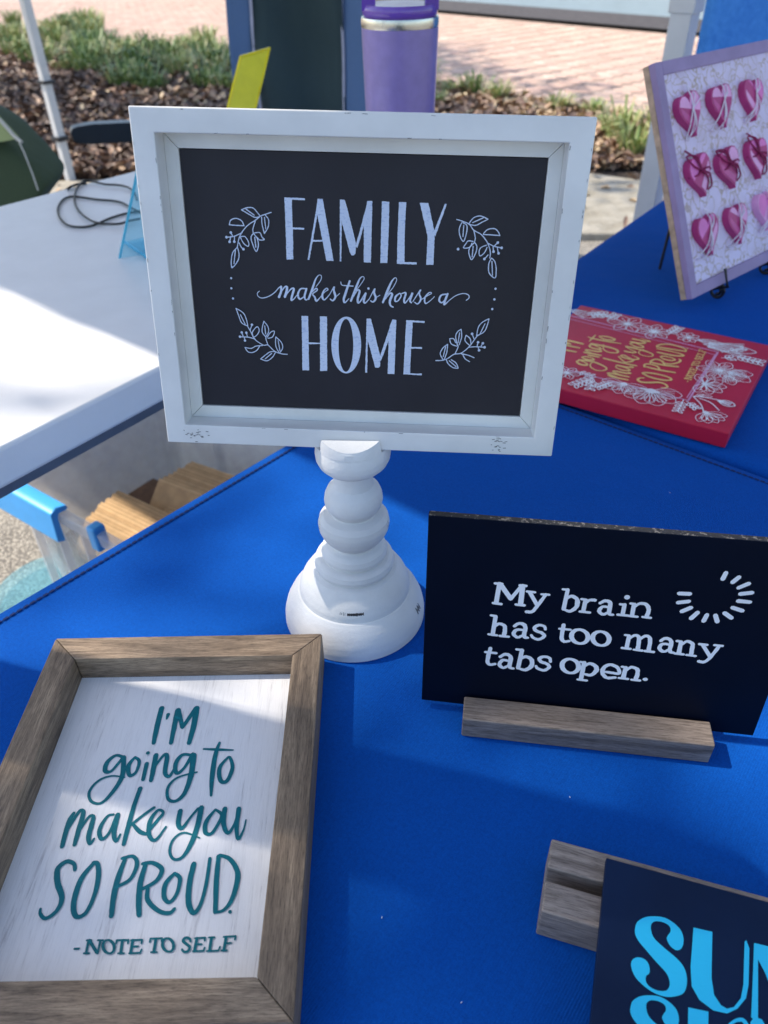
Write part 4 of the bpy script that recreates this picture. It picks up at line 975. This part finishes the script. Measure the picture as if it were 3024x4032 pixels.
T_.pl(' '.join('%f,%f' % q for q in Sp)); T_.pl(' '.join('%f,%f' % (x - 27, y + 459) for x, y in Sp))
T_.pl('1225,668 1335,693 1332,830 1330,960 1345,1060 1385,1120 1420,1140 1460,1130 1500,1080 1515,1000 1522,750 1532,742 1550,790 1545,1000 1530,1080 1480,1140 1420,1168 1340,1150 1260,1090 1215,1010 1208,900')
T_.pl('1577,760 1600,765 1600,1200 1585,1212 1560,1190 1570,950'); T_.pl('1577,758 1670,780 1810,1130 1840,820 1862,825 1850,1290 1770,1270 1640,930 1598,850')
T_.pl('1195,1132 1312,1157 1308,1600 1185,1600'); T_.st('1320,1400,14 1400,1270,14 1475,1208,18 1530,1230,30 1540,1400,50 1530,1600,60')
T_.st('1600,1232,90 1600,1238,90'); T_.st('1600,1330,90 1590,1600,90')
T_.pl('1700,1270 1780,1290 1960,1560 1960,1300 1980,1305 1970,1800 1720,1400 1700,1600')
obj('lettering', ik.m, m_cyan, tsun)

# ------------------------------------------------------------------ red sign on the second table
RT = .020
ra, rb, rc = onz(3024, 1362, ZT + RT), onz(2871, 1708, ZT + RT), onz(2209, 1532, ZT + RT)
ru = (rb - rc).normalized(); RFm = Frame(rb, ru, N=(0, 0, 1))        # u towards lower right, v towards the far side
RL, RW = .262, .246
trd = thing('red_quote_sign', (RFm.p(-RL / 2, RW / 2)).to_tuple(), 'crimson board with gold script and white flower border, lying on the blue cloth', 'sign')
m = MB(); m.box(RFm, (-RL, 0), (0, RW), (-RT + .001, 0)); obj('board', m, m_red, trd, bevel=.0012)
# same verse, turned a quarter: take the strokes of the big sign
Sx, Sy = 2100, 1100; SK = 1.7955
def rc_(x, y): return RFm.uv(Sx + x / SK, Sy + y / SK)
A1_, B1_ = Vector(PFm.uv(190 / 1.185, 3200 + 450 / 1.185, PD)), Vector(PFm.uv(1073 / 1.185, 3200 + 465 / 1.185, PD))
A2_, B2_ = Vector(rc_(905, 768)), Vector(rc_(1088, 492))
dA1 = B1_ - A1_; dB1 = B2_ - A2_; sc_ = dB1.length / dA1.length; an = math.atan2(dB1.y, dB1.x) - math.atan2(dA1.y, dA1.x)
ik = Ink(RFm, .0003); cs_, sn_ = math.cos(an) * sc_, math.sin(an) * sc_
for row in lettering_rows:
    pts = []
    for u, v, wd_ in row:
        x, y = u - A1_.x, v - A1_.y; pts.append((A2_.x + x * cs_ - y * sn_, A2_.y + x * sn_ + y * cs_, wd_ * sc_ * 1.05))
    if any(p[0] < -RL + .004 for p in pts): continue
    ik.stroke(pts, len(pts) > 2)
obj('gold_lettering', ik.m, m_gold, trd)
ik = Ink(RFm, .0003); T_ = Trace(ik, Sx, Sy, SK)
T_.st('180,238,7 1305,515', smooth=False); T_.st('1305,515,9 1095,858', smooth=False); T_.st('1095,858,7 170,622', smooth=False)
T_.st('180,262,4 1285,535', smooth=False); T_.st('1285,535,5 1085,838', smooth=False)
obj('border_line', ik.m, m_pinkl, trd)
ik = Ink(RFm, .0005); T_ = Trace(ik, Sx, Sy, SK)
def petal(cx, cy, ang, L_, wd_, hat=3, lw=3.1):
    """petal outline with hatching, measured on the board's own plane so it stays round"""
    k = T_.sc(cx, cy) * 1.05; u0_, v0_ = T_.c(cx, cy); ca_, sa_ = math.cos(rad(ang)), math.sin(rad(ang))
    def q(a_, b__): return (u0_ + (a_ * ca_ - b__ * sa_) * k, v0_ + (a_ * sa_ + b__ * ca_) * k, lw * k)
    ik.stroke([q(0, 0), q(L_ * .35, wd_ * .45), q(L_ * .7, wd_ * .5), q(L_, 0), q(L_ * .7, -wd_ * .5), q(L_ * .35, -wd_ * .45), q(0, 0)])
    for i in range(hat):
        o_ = (i - (hat - 1) / 2) * wd_ * .22; ik.stroke([q(L_ * .1, o_ * .4), q(L_ * .75, o_)], False)
def flower(cx, cy, r, n_, a0_=0, span=360, hat=3, wd_=None):
    hat = max(0, hat - 2)
    for i in range(n_): petal(cx, cy, a0_ + span * i / n_, r, wd_ or r * .55, hat)
    u, v = T_.c(cx, cy); ik.dot(u, v, r * .16 * T_.sc(cx, cy))
def twig(txt, leaves=5, L_=26, side=1):
    P = [tuple(map(float, q.split(','))) for q in txt.split()]; T_.st(' '.join('%f,%f,5' % q for q in P))
    (x0, y0), (x1, y1) = P[0], P[-1]
    k0, k1 = T_.c(x0, y0), T_.c(x1, y1); an_ = math.degrees(math.atan2(k1[1] - k0[1], k1[0] - k0[0]))
    for i in range(leaves):
        t_ = (i + 1) / leaves; x, y = x0 + (x1 - x0) * t_, y0 + (y1 - y0) * t_
        petal(x, y, an_ + 50, L_, L_ * .45, 0, 5); petal(x, y, an_ - 50, L_, L_ * .45, 0, 5)
petal(265, 215, -15, 110, 50, 7); twig('380,255 500,250', 4, 30); flower(455, 250, 38, 6, 20, hat=1); twig('520,290 580,255', 3, 24)
flower(665, 318, 78, 6, 10); flower(850, 372, 70, 6, 30, hat=4); twig('950,395 1020,350', 4, 26); flower(1095, 415, 46, 8, 0, hat=1); petal(1150, 430, 5, 100, 42, 5); petal(1200, 462, 8, 200, 66, 9, 5)
twig('1330,520 1470,495', 2, 22); petal(1420, 505, 35, 50, 26, 2); twig('1330,560 1385,560', 2, 30); twig('1410,545 1590,590', 5, 34)
flower(1315, 650, 92, 6, 15, hat=5); petal(1370, 660, -25, 110, 60, 6); petal(1370, 660, 15, 100, 55, 6); petal(1360, 680, -60, 90, 50, 5)
flower(1210, 748, 88, 7, -100, 260, hat=4)
T_.st('1130,835,6 1220,845 1310,862 1345,868'); petal(1300, 866, -5, 75, 46, 4, 5); T_.st('1130,840,6 1180,890 1200,940'); flower(1215, 950, 92, 5, -95, 130, 4, 44); T_.st('1170,850,6 1250,880 1310,935')
petal(1140, 840, 60, 50, 20, 1); petal(1160, 830, 20, 60, 20, 1); twig('1060,860 1020,935', 4, 28); twig('1080,870 1140,915', 3, 26)
flower(830, 798, 130, 6, -165, 210, 6, 84); T_.st('760,780,14 800,790 850,800,16 880,810'); flower(640, 750, 95, 4, -170, 160, 5, 60); twig('560,735 460,770', 5, 28); twig('440,700 300,755', 5, 34); twig('420,710 400,780', 3, 28)
flower(235, 672, 58, 6, 10, hat=3); twig('300,660 400,690', 3, 22)
obj('flower_border', ik.m, m_rwhite, trd)

# ------------------------------------------------------------------ heart sign on wire easel
hUv = Vector((.7718, .6359, .0072)); hD = Vector((.2682, -.3151, -.9104))
HZ = Frame((.4503, 1.0469, .765), hUv, -hD)
HW2, HH2 = .322, .3124
the = thing('heart_sign', HZ.p(HW2 / 2, 0, 0), 'lilac framed board with nine pink wooden hearts, propped on a black wire easel', 'sign')
bw = .0165
for nm_, u_, v_ in (('a', (0, bw), (0, HH2)), ('b', (HW2 - bw, HW2), (0, HH2)), ('c', (bw + .0002, HW2 - bw - .0002), (0, bw)), ('d', (bw + .0002, HW2 - bw - .0002), (HH2 - bw, HH2))):
    m = MB(); m.box(HZ, u_, v_, (-.0095, 0)); obj('frame_rail', m, m_lilac, the, bevel=.0008)
m = MB(); m.box(HZ, (.0004, HW2 - .0004), (.0004, HH2 - .0004), (-.019, -.0098)); obj('raw_edge', m, m_rawp, the, bevel=.0005)
def lace():
    m, t, b = newmat('lace print paper'); co = coords(t); v = N(t, 'ShaderNodeTexVoronoi', feature='DISTANCE_TO_EDGE')
    n = noise(t, co, 25, 3); mp = N(t, 'ShaderNodeMix', data_type='RGBA'); mp.inputs[0].default_value = .06; t.links.new(co, mp.inputs[6])
    nn_ = N(t, 'ShaderNodeTexNoise'); t.links.new(co, nn_.inputs[0]); nn_.inputs['Scale'].default_value = 30; t.links.new(nn_.outputs[1], mp.inputs[7])
    t.links.new(mp.outputs[2], v.inputs['Vector']); v.inputs['Scale'].default_value = 52
    c_ = ramp(t, v.outputs['Distance'], [(.0, (.50, .38, .30)), (.03, (.62, .50, .50)), (.06, (.82, .72, .90))])
    g = ramp(t, n, [(.45, (0, 0, 0)), (.7, (.5, .5, .5))])
    t.links.new(mixc(t, g, c_, (.62, .50, .56)), b.inputs['Base Color']); b.inputs['Roughness'].default_value = .7; return m
m = MB(); m.box(HZ, (bw - .001, HW2 - bw + .001), (bw - .001, HH2 - bw + .001), (-.0096, -.0045)); obj('sign_panel', m, lace(), the)
def heart_pts(n_=26):
    out = []
    for i in range(n_):
        t_ = 2 * math.pi * i / n_
        out.append((16 * math.sin(t_) ** 3 / 17, (13 * math.cos(t_) - 5 * math.cos(2 * t_) - 2 * math.cos(3 * t_) - math.cos(4 * t_)) / 17))
    return out
HP = heart_pts()
spec = [((2717, 438), 9, 0, 2, 'w'), ((2841, 405), 3, 0, 2, 'w'), ((2966, 379), -4, 0, 1, 'w'), ((2756, 680), 8, 0, 1, 'r'), ((2871, 652), 11, 0, 2, 'r'), ((2983, 612), -3, 0, 1, 'r'), ((2788, 914), 2, 0, 1, 'w'), ((2904, 871), 0, 0, 2, 'w'), ((3018, 818), 0, 2, 1, 'w')]
HS = .0285
for (px_, py_), rot, c1_, c2_, st_ in spec:
    cu, cv = HZ.uv(px_, py_, .004)
    HFx = Frame(HZ.p(cu, cv, -.0044), HZ.U * math.cos(rad(rot)) + HZ.V * math.sin(rad(rot)), HZ.V * math.cos(rad(rot)) - HZ.U * math.sin(rad(rot)))
    m = MB(); m.prism(HFx, [(x * HS, y * HS * 1.18) for x, y in HP], 0, .0105)
    h_ = obj('heart', m, m_pinks[c1_], the, bevel=.0012, seg=2)
    # painted facets on the face
    fc = random.uniform(-.1, .5)
    sl2 = random.uniform(-1.3, 1.3); tri = [(x * HS * .93, y * HS * 1.1) for x, y in HP if y > fc * .6 - .1 + sl2 * x]
    if len(tri) > 3:
        m = MB(); m.flat(HFx, tri, .01075); obj('painted_patch', m, m_pinks[c2_], h_)
    tri = [(x * HS * .86, y * HS * 1.0) for x, y in HP if y < -.35 + .9 * x * (1 if sl2 > 0 else -1)]
    if len(tri) > 3:
        m = MB(); m.flat(HFx, tri, .0108); obj('painted_patch', m, m_pinks[(c2_ + 1) % 4], h_)
    m = MB(); r0_ = .00085 if st_ == 'w' else .0013; ms = m_string if st_ == 'w' else m_rstring
    def lp(pts, closed=False): m.tube([HFx.p(*q) for q in catmull([(a_[0] * HS, a_[1] * HS, a_[2]) for a_ in pts], 6)], r0_, 6)
    j = lambda: random.uniform(-.3, .3)
    hgt = .0125
    if st_ == 'w':
        lp([(.1, .1, hgt), (-.35 + j(), -.55, hgt), (-.75 + j(), -1.0, .004), (-.45, -1.15, .003), (.0, -.7, hgt), (.1, .1, hgt)])
        lp([(.1, .1, hgt), (.25 + j(), -.6, hgt), (.05, -1.2 + j(), .004)]); lp([(.1, .1, hgt), (.45, .6, hgt), (.35 + j(), 1.1, .004), (.15, .6, hgt), (.1, .1, hgt)])
        lp([(.1, .1, hgt), (-.1, -.5, hgt + .001), (-.3 + j(), -1.25, .003)]); lp([(.1, .1, hgt), (.6 + j(), .35, hgt), (.95, .55 + j(), .004)])
    else:
        lp([(0, .1, hgt), (-.55, .45, hgt), (-.75, 1.0, .008), (-.2, .8, hgt), (0, .1, hgt)]); lp([(0, .1, hgt), (.5, -.2, hgt), (.95, -.35 + j(), .006), (1.0, -.9, .004), (.55, -.95, .004), (.35, -.4, hgt), (0, .1, hgt)])
        lp([(0, .1, hgt), (.6, .05, hgt), (1.1, -.15, .006)]); lp([(-.9, .05, .006), (-.4, -.02, hgt), (0, .1, hgt)]); lp([(0, .1, hgt), (-.25, .7, hgt), (-.6, 1.2 + j(), .004)])
        lp([(-.12, .12, hgt + .001), (0, .0, hgt + .003), (.12, .1, hgt + .001)])
    obj('string_bow', m, ms, h_, smooth=60)
# easel
te = thing('wire_easel', HZ.p(HW2 / 2, -.02, -.03), 'black wire easel holding the heart sign', 'easel')
def easel_side(u_):
    m = MB(); zf = .743
    a_ = HZ.p(u_, HH2 * .8, -.024); f_ = HZ.p(u_, -.004, -.024); lip = [HZ.p(u_, -.005, -.024), HZ.p(u_, -.005, .006), HZ.p(u_, .022, .0065)]
    m.tube([a_, f_] + lip[:0], .0024, 8); m.tube([HZ.p(u_, .02, -.024)] + lip, .0026, 8)
    # scroll foot
    c_ = HZ.p(u_, -.005, -.010); g = Vector((c_.x, c_.y, ZT + .0135)) + (HZ.N * Vector((1, 1, 0))) * 0
    nn_ = Vector((HZ.N.x, HZ.N.y, 0)).normalized(); sp = []
    for k in range(26):
        t_ = k / 25; r_ = .0125 * (1 - .62 * t_); an_ = math.pi * .5 + t_ * math.pi * 3
        sp.append(g + nn_ * (r_ * math.cos(an_)) * -1 + Vector((0, 0, r_ * math.sin(an_))))
    m.tube([f_] + sp, .0024, 8); obj('easel_side', m, m_wire, te, smooth=60)
easel_side(.082); easel_side(.225)
m = MB(); m.tube([HZ.p(.082, .17, -.026), HZ.p(.225, .17, -.026)], .0022, 8); obj('cross_wire', m, m_wire, te, smooth=60)
m = MB(); pf = onz(2597, 1060, ZT + .003); m.tube([HZ.p(.15, .26, -.03), Vector(pf)], .0024, 8); obj('rear_leg', m, m_wire, te, smooth=60)

# ------------------------------------------------------------------ things on and behind the white table
# cable
cb_ = [(1400, 1000), (1370, 930), (1330, 890), (1280, 865), (1190, 850), (1080, 845), (1010, 830), (930, 812), (850, 820), (795, 870), (762, 960), (765, 1040), (800, 1110), (860, 1170), (940, 1220), (1030, 1245), (1130, 1250), (1230, 1245), (1330, 1215), (1430, 1195)]
cc_ = [(1430, 1130), (1330, 1080), (1240, 1030), (1130, 1010), (1000, 1000), (860, 980), (740, 968), (660, 990), (605, 1050), (590, 1120), (620, 1200), (690, 1260), (790, 1280), (900, 1275), (1000, 1245), (1100, 1200), (1200, 1165), (1300, 1140), (1430, 1115)]
tca = thing('power_cable', onz(300, 850, ZW), 'thin black cable looped on the white folding table', 'cable')
for q_, dz in ((cb_, .0042), (cc_, .0025)):
    m = MB(); P = []
    for i, (x, y) in enumerate(q_):
        p_ = onz(x / 2.592, 400 + y / 2.592, ZW + dz); P.append((p_.x, p_.y, p_.z))
    m.tube(catmull(P, 5), .0019, 8); obj('cable_loop', m, m_cable, tca, smooth=60)
m = MB(); P = [onz(400 - 22 * i + 0, 700 + [2, 4, 8, 14, 24, 40, 60][i], ZW + .003) for i in range(5)]
P = [onz(x, y, ZW + .003) for x, y in ((340, 722), (315, 724), (290, 730), (268, 742))] + [onz(255, 752, ZW - .06)]
m.tube(catmull([tuple(p) for p in P], 5), .0024, 8); obj('cable_tail', m, m_cable, tca, smooth=60)
# cyan acrylic holder
g0 = onz(467, 1018, ZW + .001)
sh = Frame(g0, (.80, -.59, 0), (-.10, .28, .95))
# lean so that the left edge runs up to where it is seen
best = None
for ly in np.linspace(-.2, .9, 45):
    for lx in np.linspace(-.5, .5, 41):
        q_ = Vector((lx, ly, 1)).normalized() * .185 + g0; r_ = q_ - CAM; dep = r_.dot(_f); X_ = 1512 + FOC * r_.dot(_r) / dep; Y_ = 2016 - FOC * r_.dot(_u) / dep
        e_ = (X_ - 527) ** 2 + (Y_ - 640) ** 2 + 60 * (lx ** 2)
        if best is None or e_ < best[0]: best = (e_, lx, ly)
up_ = Vector((best[1], best[2], 1)).normalized()
tac = thing('acrylic_stand', g0, 'clear cyan acrylic card stand leaning behind the FAMILY sign', 'card stand')
AF = Frame(g0, (.93, .36, 0), up_)
class Skew(Frame):
    def p(s, u, v, n=0.0): return s.O + Vector((.93, .36, 0)).normalized() * u + up_ * v + s.N * n
AF = Skew(g0, (.93, .36, 0), up_)
m = MB(); m.box(AF, (.0032, .20), (0, .185), (-.003, 0)); obj('acrylic_sheet', m, m_cyanac, tac)
m = MB(); m.box(AF, (0, .003), (0, .185), (-.0035, .0005)); obj('bright_edge', m, m_cyanedge, tac)
g1 = onz(492, 958, ZW + .001); g2 = onz(600, 1030, ZW + .001); m = MB(); dd_ = (g2 - g1); GF = Frame(g1, dd_, N=(0, 0, 1)); m.box(GF, (0, dd_.length), (-.002, .002), (0, .004)); obj('foot_edge', m, m_cyanedge, tac)
m = MB(); m.box(GF, (.002, dd_.length), (.0025, .05), (0, .003)); obj('foot', m, m_cyanac, tac)
# yellow acrylic
yb = atd(952, 640, 1.62); yb.z = ZW
yb = onz(900, 700, ZW)
ydep = (yb - CAM).dot(_f)
Yp = [atd(899, 419, ydep * .995), atd(948, 223, ydep), atd(1062, 190, ydep * 1.035), atd(1008, 422, ydep * 1.03)]
tye = thing('yellow_acrylic_stand', yb, 'fluorescent yellow acrylic sheet standing in front of the camp chair', 'card stand')
n_ = (Yp[1] - Yp[0]).cross(Yp[3] - Yp[0]).normalized() * .004
e0 = (Yp[0] - Yp[1]); e1 = (Yp[3] - Yp[2]); k0 = (Yp[0].z - ZW - .001) / -e0.z; k1 = (Yp[3].z - ZW - .001) / -e1.z
L0 = Yp[0] + e0 * abs(k0); L1 = Yp[3] + e1 * abs(k1)
m = MB(); vs = [L0, L1, Yp[2], Yp[1]]; m.add(vs + [v + n_ for v in vs], [(0, 1, 2, 3), (7, 6, 5, 4), (0, 4, 5, 1), (1, 5, 6, 2), (2, 6, 7, 3), (3, 7, 4, 0)]); obj('acrylic_sheet', m, m_yellow, tye)
m = MB(); m.tube([L0, Yp[1]], .0032, 6); m.tube([Yp[1], Yp[2]], .0025, 6); m.tube([Yp[2], L1], .002, 6); obj('bright_edge', m, m_yedge, tye)
m = MB(); YF = Frame(L0, (L1 - L0) * Vector((1, 1, 0)), N=(0, 0, 1)); m.box(YF, (0, (L1 - L0).length), (-.09, -.003), (0, .003)); obj('foot', m, m_yellow, tye)

# tumbler
tc0 = onz(1577, 985, ZW); TX, TY = tc0.x, tc0.y
ttm = thing('travel_tumbler', (TX, TY, ZW), 'tall purple insulated tumbler with violet flip lid and steel rim', 'tumbler')
Rt = .0565 * (CAM.z - ZW) / .46
zb_ = atd(1580, 118, (Vector((TX, TY, 1.0)) - CAM).dot(_f)).z     # height of the steel band's foot
def solve_z(y):
    lo, hi = ZW, ZW + .6
    for _ in range(40):
        md = (lo + hi) / 2; r_ = Vector((TX, TY - Rt, md)) - CAM; Y_ = 2016 - FOC * r_.dot(_u) / r_.dot(_f)
        if Y_ > y: lo = md
        else: hi = md
    return lo
zs = solve_z(122); zt_ = solve_z(80); zl = solve_z(28)
m = MB(); m.lathe([(ZW + .001, Rt * .80), (ZW + .01, Rt * .84), (ZW + .10, Rt * .9), (zs - .01, Rt), (zs, Rt)], 64, (TX, TY, 0)); obj('tumbler_body', m, m_purple, ttm, smooth=40)
m = MB(); m.lathe([(zs, Rt * 1.005), (zs + .002, Rt * 1.01), (zt_ - .002, Rt * 1.01), (zt_, Rt)], 64, (TX, TY, 0)); obj('steel_rim', m, m_steel, ttm, smooth=40)
m = MB(); m.lathe([(zt_, Rt * .93), (zt_ + .003, Rt * .97), (zl - .004, Rt * .98), (zl, Rt * .94)], 64, (TX, TY, 0)); 
for s_ in (-1, 1):
    LFm = Frame((TX + s_ * Rt * .80, TY, 0), (1, 0, 0), (0, 1, 0)); m.box(LFm, (-.0085, .0085), (-.016, .012), (zl - .006, zl + .026))
obj('lid', m, m_lid, ttm, smooth=40)
m = MB(); m.tube(catmull([(TX - Rt * .8, TY + .005, zl + .022), (TX - Rt * .78, TY + .03, zl + .05), (TX, TY + .055, zl + .065), (TX + Rt * .78, TY + .03, zl + .05), (TX + Rt * .8, TY + .005, zl + .022)], 6), .006, 8); obj('flip_handle', m, m_lid, ttm, smooth=60)

# camp chair
dc = 2.75
tch = thing('camp_chair', (-.25, 2.9, 0), 'blue folding camp chair with dark mesh back and pale piping, behind the white table', 'chair')
def seatback(x0, x1, dep, ybot=470, ytop=-260, bulge=.05):
    out = []
    a_, b__ = atd(x0, 200, dep), atd(x1, 200, dep)
    return a_, b__
pa, pb = atd(872, 215, dc + .10), atd(1448, 215, dc)
cu_ = Vector(((pb - pa).x, (pb - pa).y, 0)); Wc = cu_.length
CFm = Frame((pa.x, pa.y, 0), cu_, (0, .10, 1)); 
def strip(u0_, u1_, mat, nm, n_=0.0, z0_=.40, z1_=1.12, wob=.012):
    m = MB(); vs = []; fs = []; K_, J_ = 7, 18
    for j_ in range(J_):
        for k in range(K_):
            u = u0_ + (u1_ - u0_) * k / (K_ - 1); v = z0_ + (z1_ - z0_) * j_ / (J_ - 1)
            w__ = wob * (math.sin(u * 21 + v * 6) + .6 * math.sin(v * 17 + u * 9)) + n_ - .10 * math.sin(math.pi * u / Wc)
            vs.append(CFm.p(u, v, w__))
    for j_ in range(J_ - 1):
        for k in range(K_ - 1): a_ = j_ * K_ + k; fs.append((a_, a_ + 1, a_ + K_ + 1, a_ + K_))
    m.add(vs, fs); o = obj(nm, m, mat, tch, smooth=180); so_ = o.modifiers.new('thickness', 'SOLIDIFY'); so_.thickness = .006; return o
sU_ = lambda x: Wc * (x - 872) / (1448 - 872)
strip(0, sU_(962), m_chairb, 'side_panel'); strip(sU_(958), sU_(1322), m_chaird, 'mesh_back', -.006, wob=.03); strip(sU_(1318), Wc, m_chairb, 'side_panel')
for x in (963, 1320):
    u = sU_(x); m = MB(); m.tube([CFm.p(u, .42 + .05 * k, .012 * (math.sin(u * 21 + (.42 + .05 * k) * 6) + .6 * math.sin((.42 + .05 * k) * 17 + u * 9)) - .10 * math.sin(math.pi * u / Wc) + .006) for k in range(15)], .0055, 6); obj('piping', m, m_piping, tch, smooth=60)
# seat, legs
m = MB(); m.box(CFm, (.0, Wc), (.38, .40), (.0, .45)); obj('seat', m, m_chairb, tch, bevel=.008)
for u_, n_2 in ((0, 0), (Wc, 0), (0, .45), (Wc, .45)):
    m = MB(); m.tube([CFm.p(u_, .0, n_2), CFm.p(u_, .60, n_2)], .011, 10); obj('leg', m, m_poled, tch, smooth=60)
# armrest seen left of the sign
ar0 = atd(300, 470, 2.62); ar1 = atd(880, 478, 2.80); az = (ar0.z + ar1.z) / 2
ARF = Frame((ar0.x, ar0.y, az), Vector((ar1.x - ar0.x, ar1.y - ar0.y, (ar1.z - ar0.z) * .5)), N=(0, 0, 1))
LA = (ar1 - ar0).length
m = MB(); oa = []
pf_ = [(-.030, -.012), (-.026, -.036), (-.008, -.046), (.03, -.050), (LA, -.050), (LA, .014), (.05, .014), (.0, .008), (-.022, .002)]
AP = Frame(ARF.O, ARF.U, ARF.N); m.prism(AP, pf_, -.028, .028); obj('armrest', m, m_arm, tch, bevel=.009, seg=4)
m = MB(); m.tube([ARF.p(.05, 0, -.05), ARF.p(.07, .02, -az)], .011, 10); 
# olive canvas stool at the far left
to = thing('olive_bag', onz(60, 1050, 0) + Vector((-1.0, 1.6, 0)), 'olive green canvas bag with pale flap and white cord at the left edge', 'bag')
dO = 2.35
OP = [(-330, 330), (-20, 455), (45, 525), (110, 590), (170, 655), (203, 700), (203, 725), (190, 750), (150, 800), (40, 960), (-330, 1100)]
fr = [atd(x, y, dO - .00025 * max(0, 200 - x) * .3) for x, y in OP]
m = MB(); rings_ = []; nO = len(fr); cO = sum(fr, Vector()) / nO
for dn, sc2 in ((-.07, .86), (-.05, .96), (0, 1), (.12, 1.0), (.2, .9)):
    rings_.append([cO + (p_ - cO) * sc2 + Vector((0, dn, 0)) for p_ in fr])
vs = [p_ for r_ in rings_ for p_ in r_]; fs = [(i * nO + j_, i * nO + (j_ + 1) % nO, (i + 1) * nO + (j_ + 1) % nO, (i + 1) * nO + j_) for i in range(4) for j_ in range(nO)]
fs += [tuple(range(nO - 1, -1, -1)), tuple(range(4 * nO, 5 * nO))]; m.add(vs, fs); o = obj('bag_body', m, m_olive, to, smooth=60)
ss = o.modifiers.new('soft', 'SUBSURF'); ss.levels = 2; ss.render_levels = 2
fl = [atd(x, y, dO - .10) for x, y in ((-300, 330), (-20, 462), (15, 500), (60, 548), (20, 556), (-300, 600))]
m = MB(); m.add(fl + [p_ + Vector((0, .03, 0)) for p_ in fl], [(0, 1, 2, 3, 4, 5)[::-1], (6, 7, 8, 9, 10, 11)] + [(i, (i + 1) % 6, (i + 1) % 6 + 6, i + 6) for i in range(6)]); obj('flap', m, m_lime, to)
m = MB(); m.tube([atd(x, y, dO - .11) for x, y in ((-2, 470), (25, 500), (55, 535), (85, 560))], .0055, 8); m.tube([atd(x, y, dO - .112) for x, y in ((70, 548), (95, 600), (130, 690), (150, 750))], .002, 6); obj('cord', m, m_cord, to, smooth=60)

# blue fleece hanging from the canopy beside the right leg
tf0 = Vector((pR.x, pR.y, 0)) + Vector((CE.x, CE.y, 0)) * .05
FF = Frame((tf0.x, tf0.y, 0), (CE.x + .15, CE.y + .35, 0), (0, 0, 1))
m = MB(); vs = []; fs = []; K_, J_ = 40, 24
for j_ in range(J_):
    for k in range(K_):
        u = 1.5 * k / (K_ - 1); v = .25 + 1.9 * j_ / (J_ - 1); vs.append(FF.p(u, v, .05 * math.sin(u * 7 + v * 2.3) + .015 * math.sin(u * 17 - v * 5)))
for j_ in range(J_ - 1):
    for k in range(K_ - 1): a_ = j_ * K_ + k; fs.append((a_, a_ + 1, a_ + K_ + 1, a_ + K_))
m.add(vs, fs); o = obj('hanging_fleece', m, m_towel, smooth=180); o['label'] = 'bright blue fleece curtain hanging beside the right canopy leg'; o['category'] = 'curtain'
so_ = o.modifiers.new('thickness', 'SOLIDIFY'); so_.thickness = .006
# lint on the cloth
m_lint = plain('white lint', (.8, .8, .8), .9)
tl_ = MB()
for (x, y) in ((1503, 3608), (1815, 3950), (2246, 3140), (2640, 1940)):
    p_ = onz(x, y, ZT + .0009); Fx = Frame(p_, (random.uniform(-1, 1), random.uniform(-1, 1), 0.0), N=(0, 0, 1)); tl_.box(Fx, (0, .0010), (0, .0004), (-.0004, .0001))
o = obj('lint', tl_, m_lint, t1, kind='stuff')
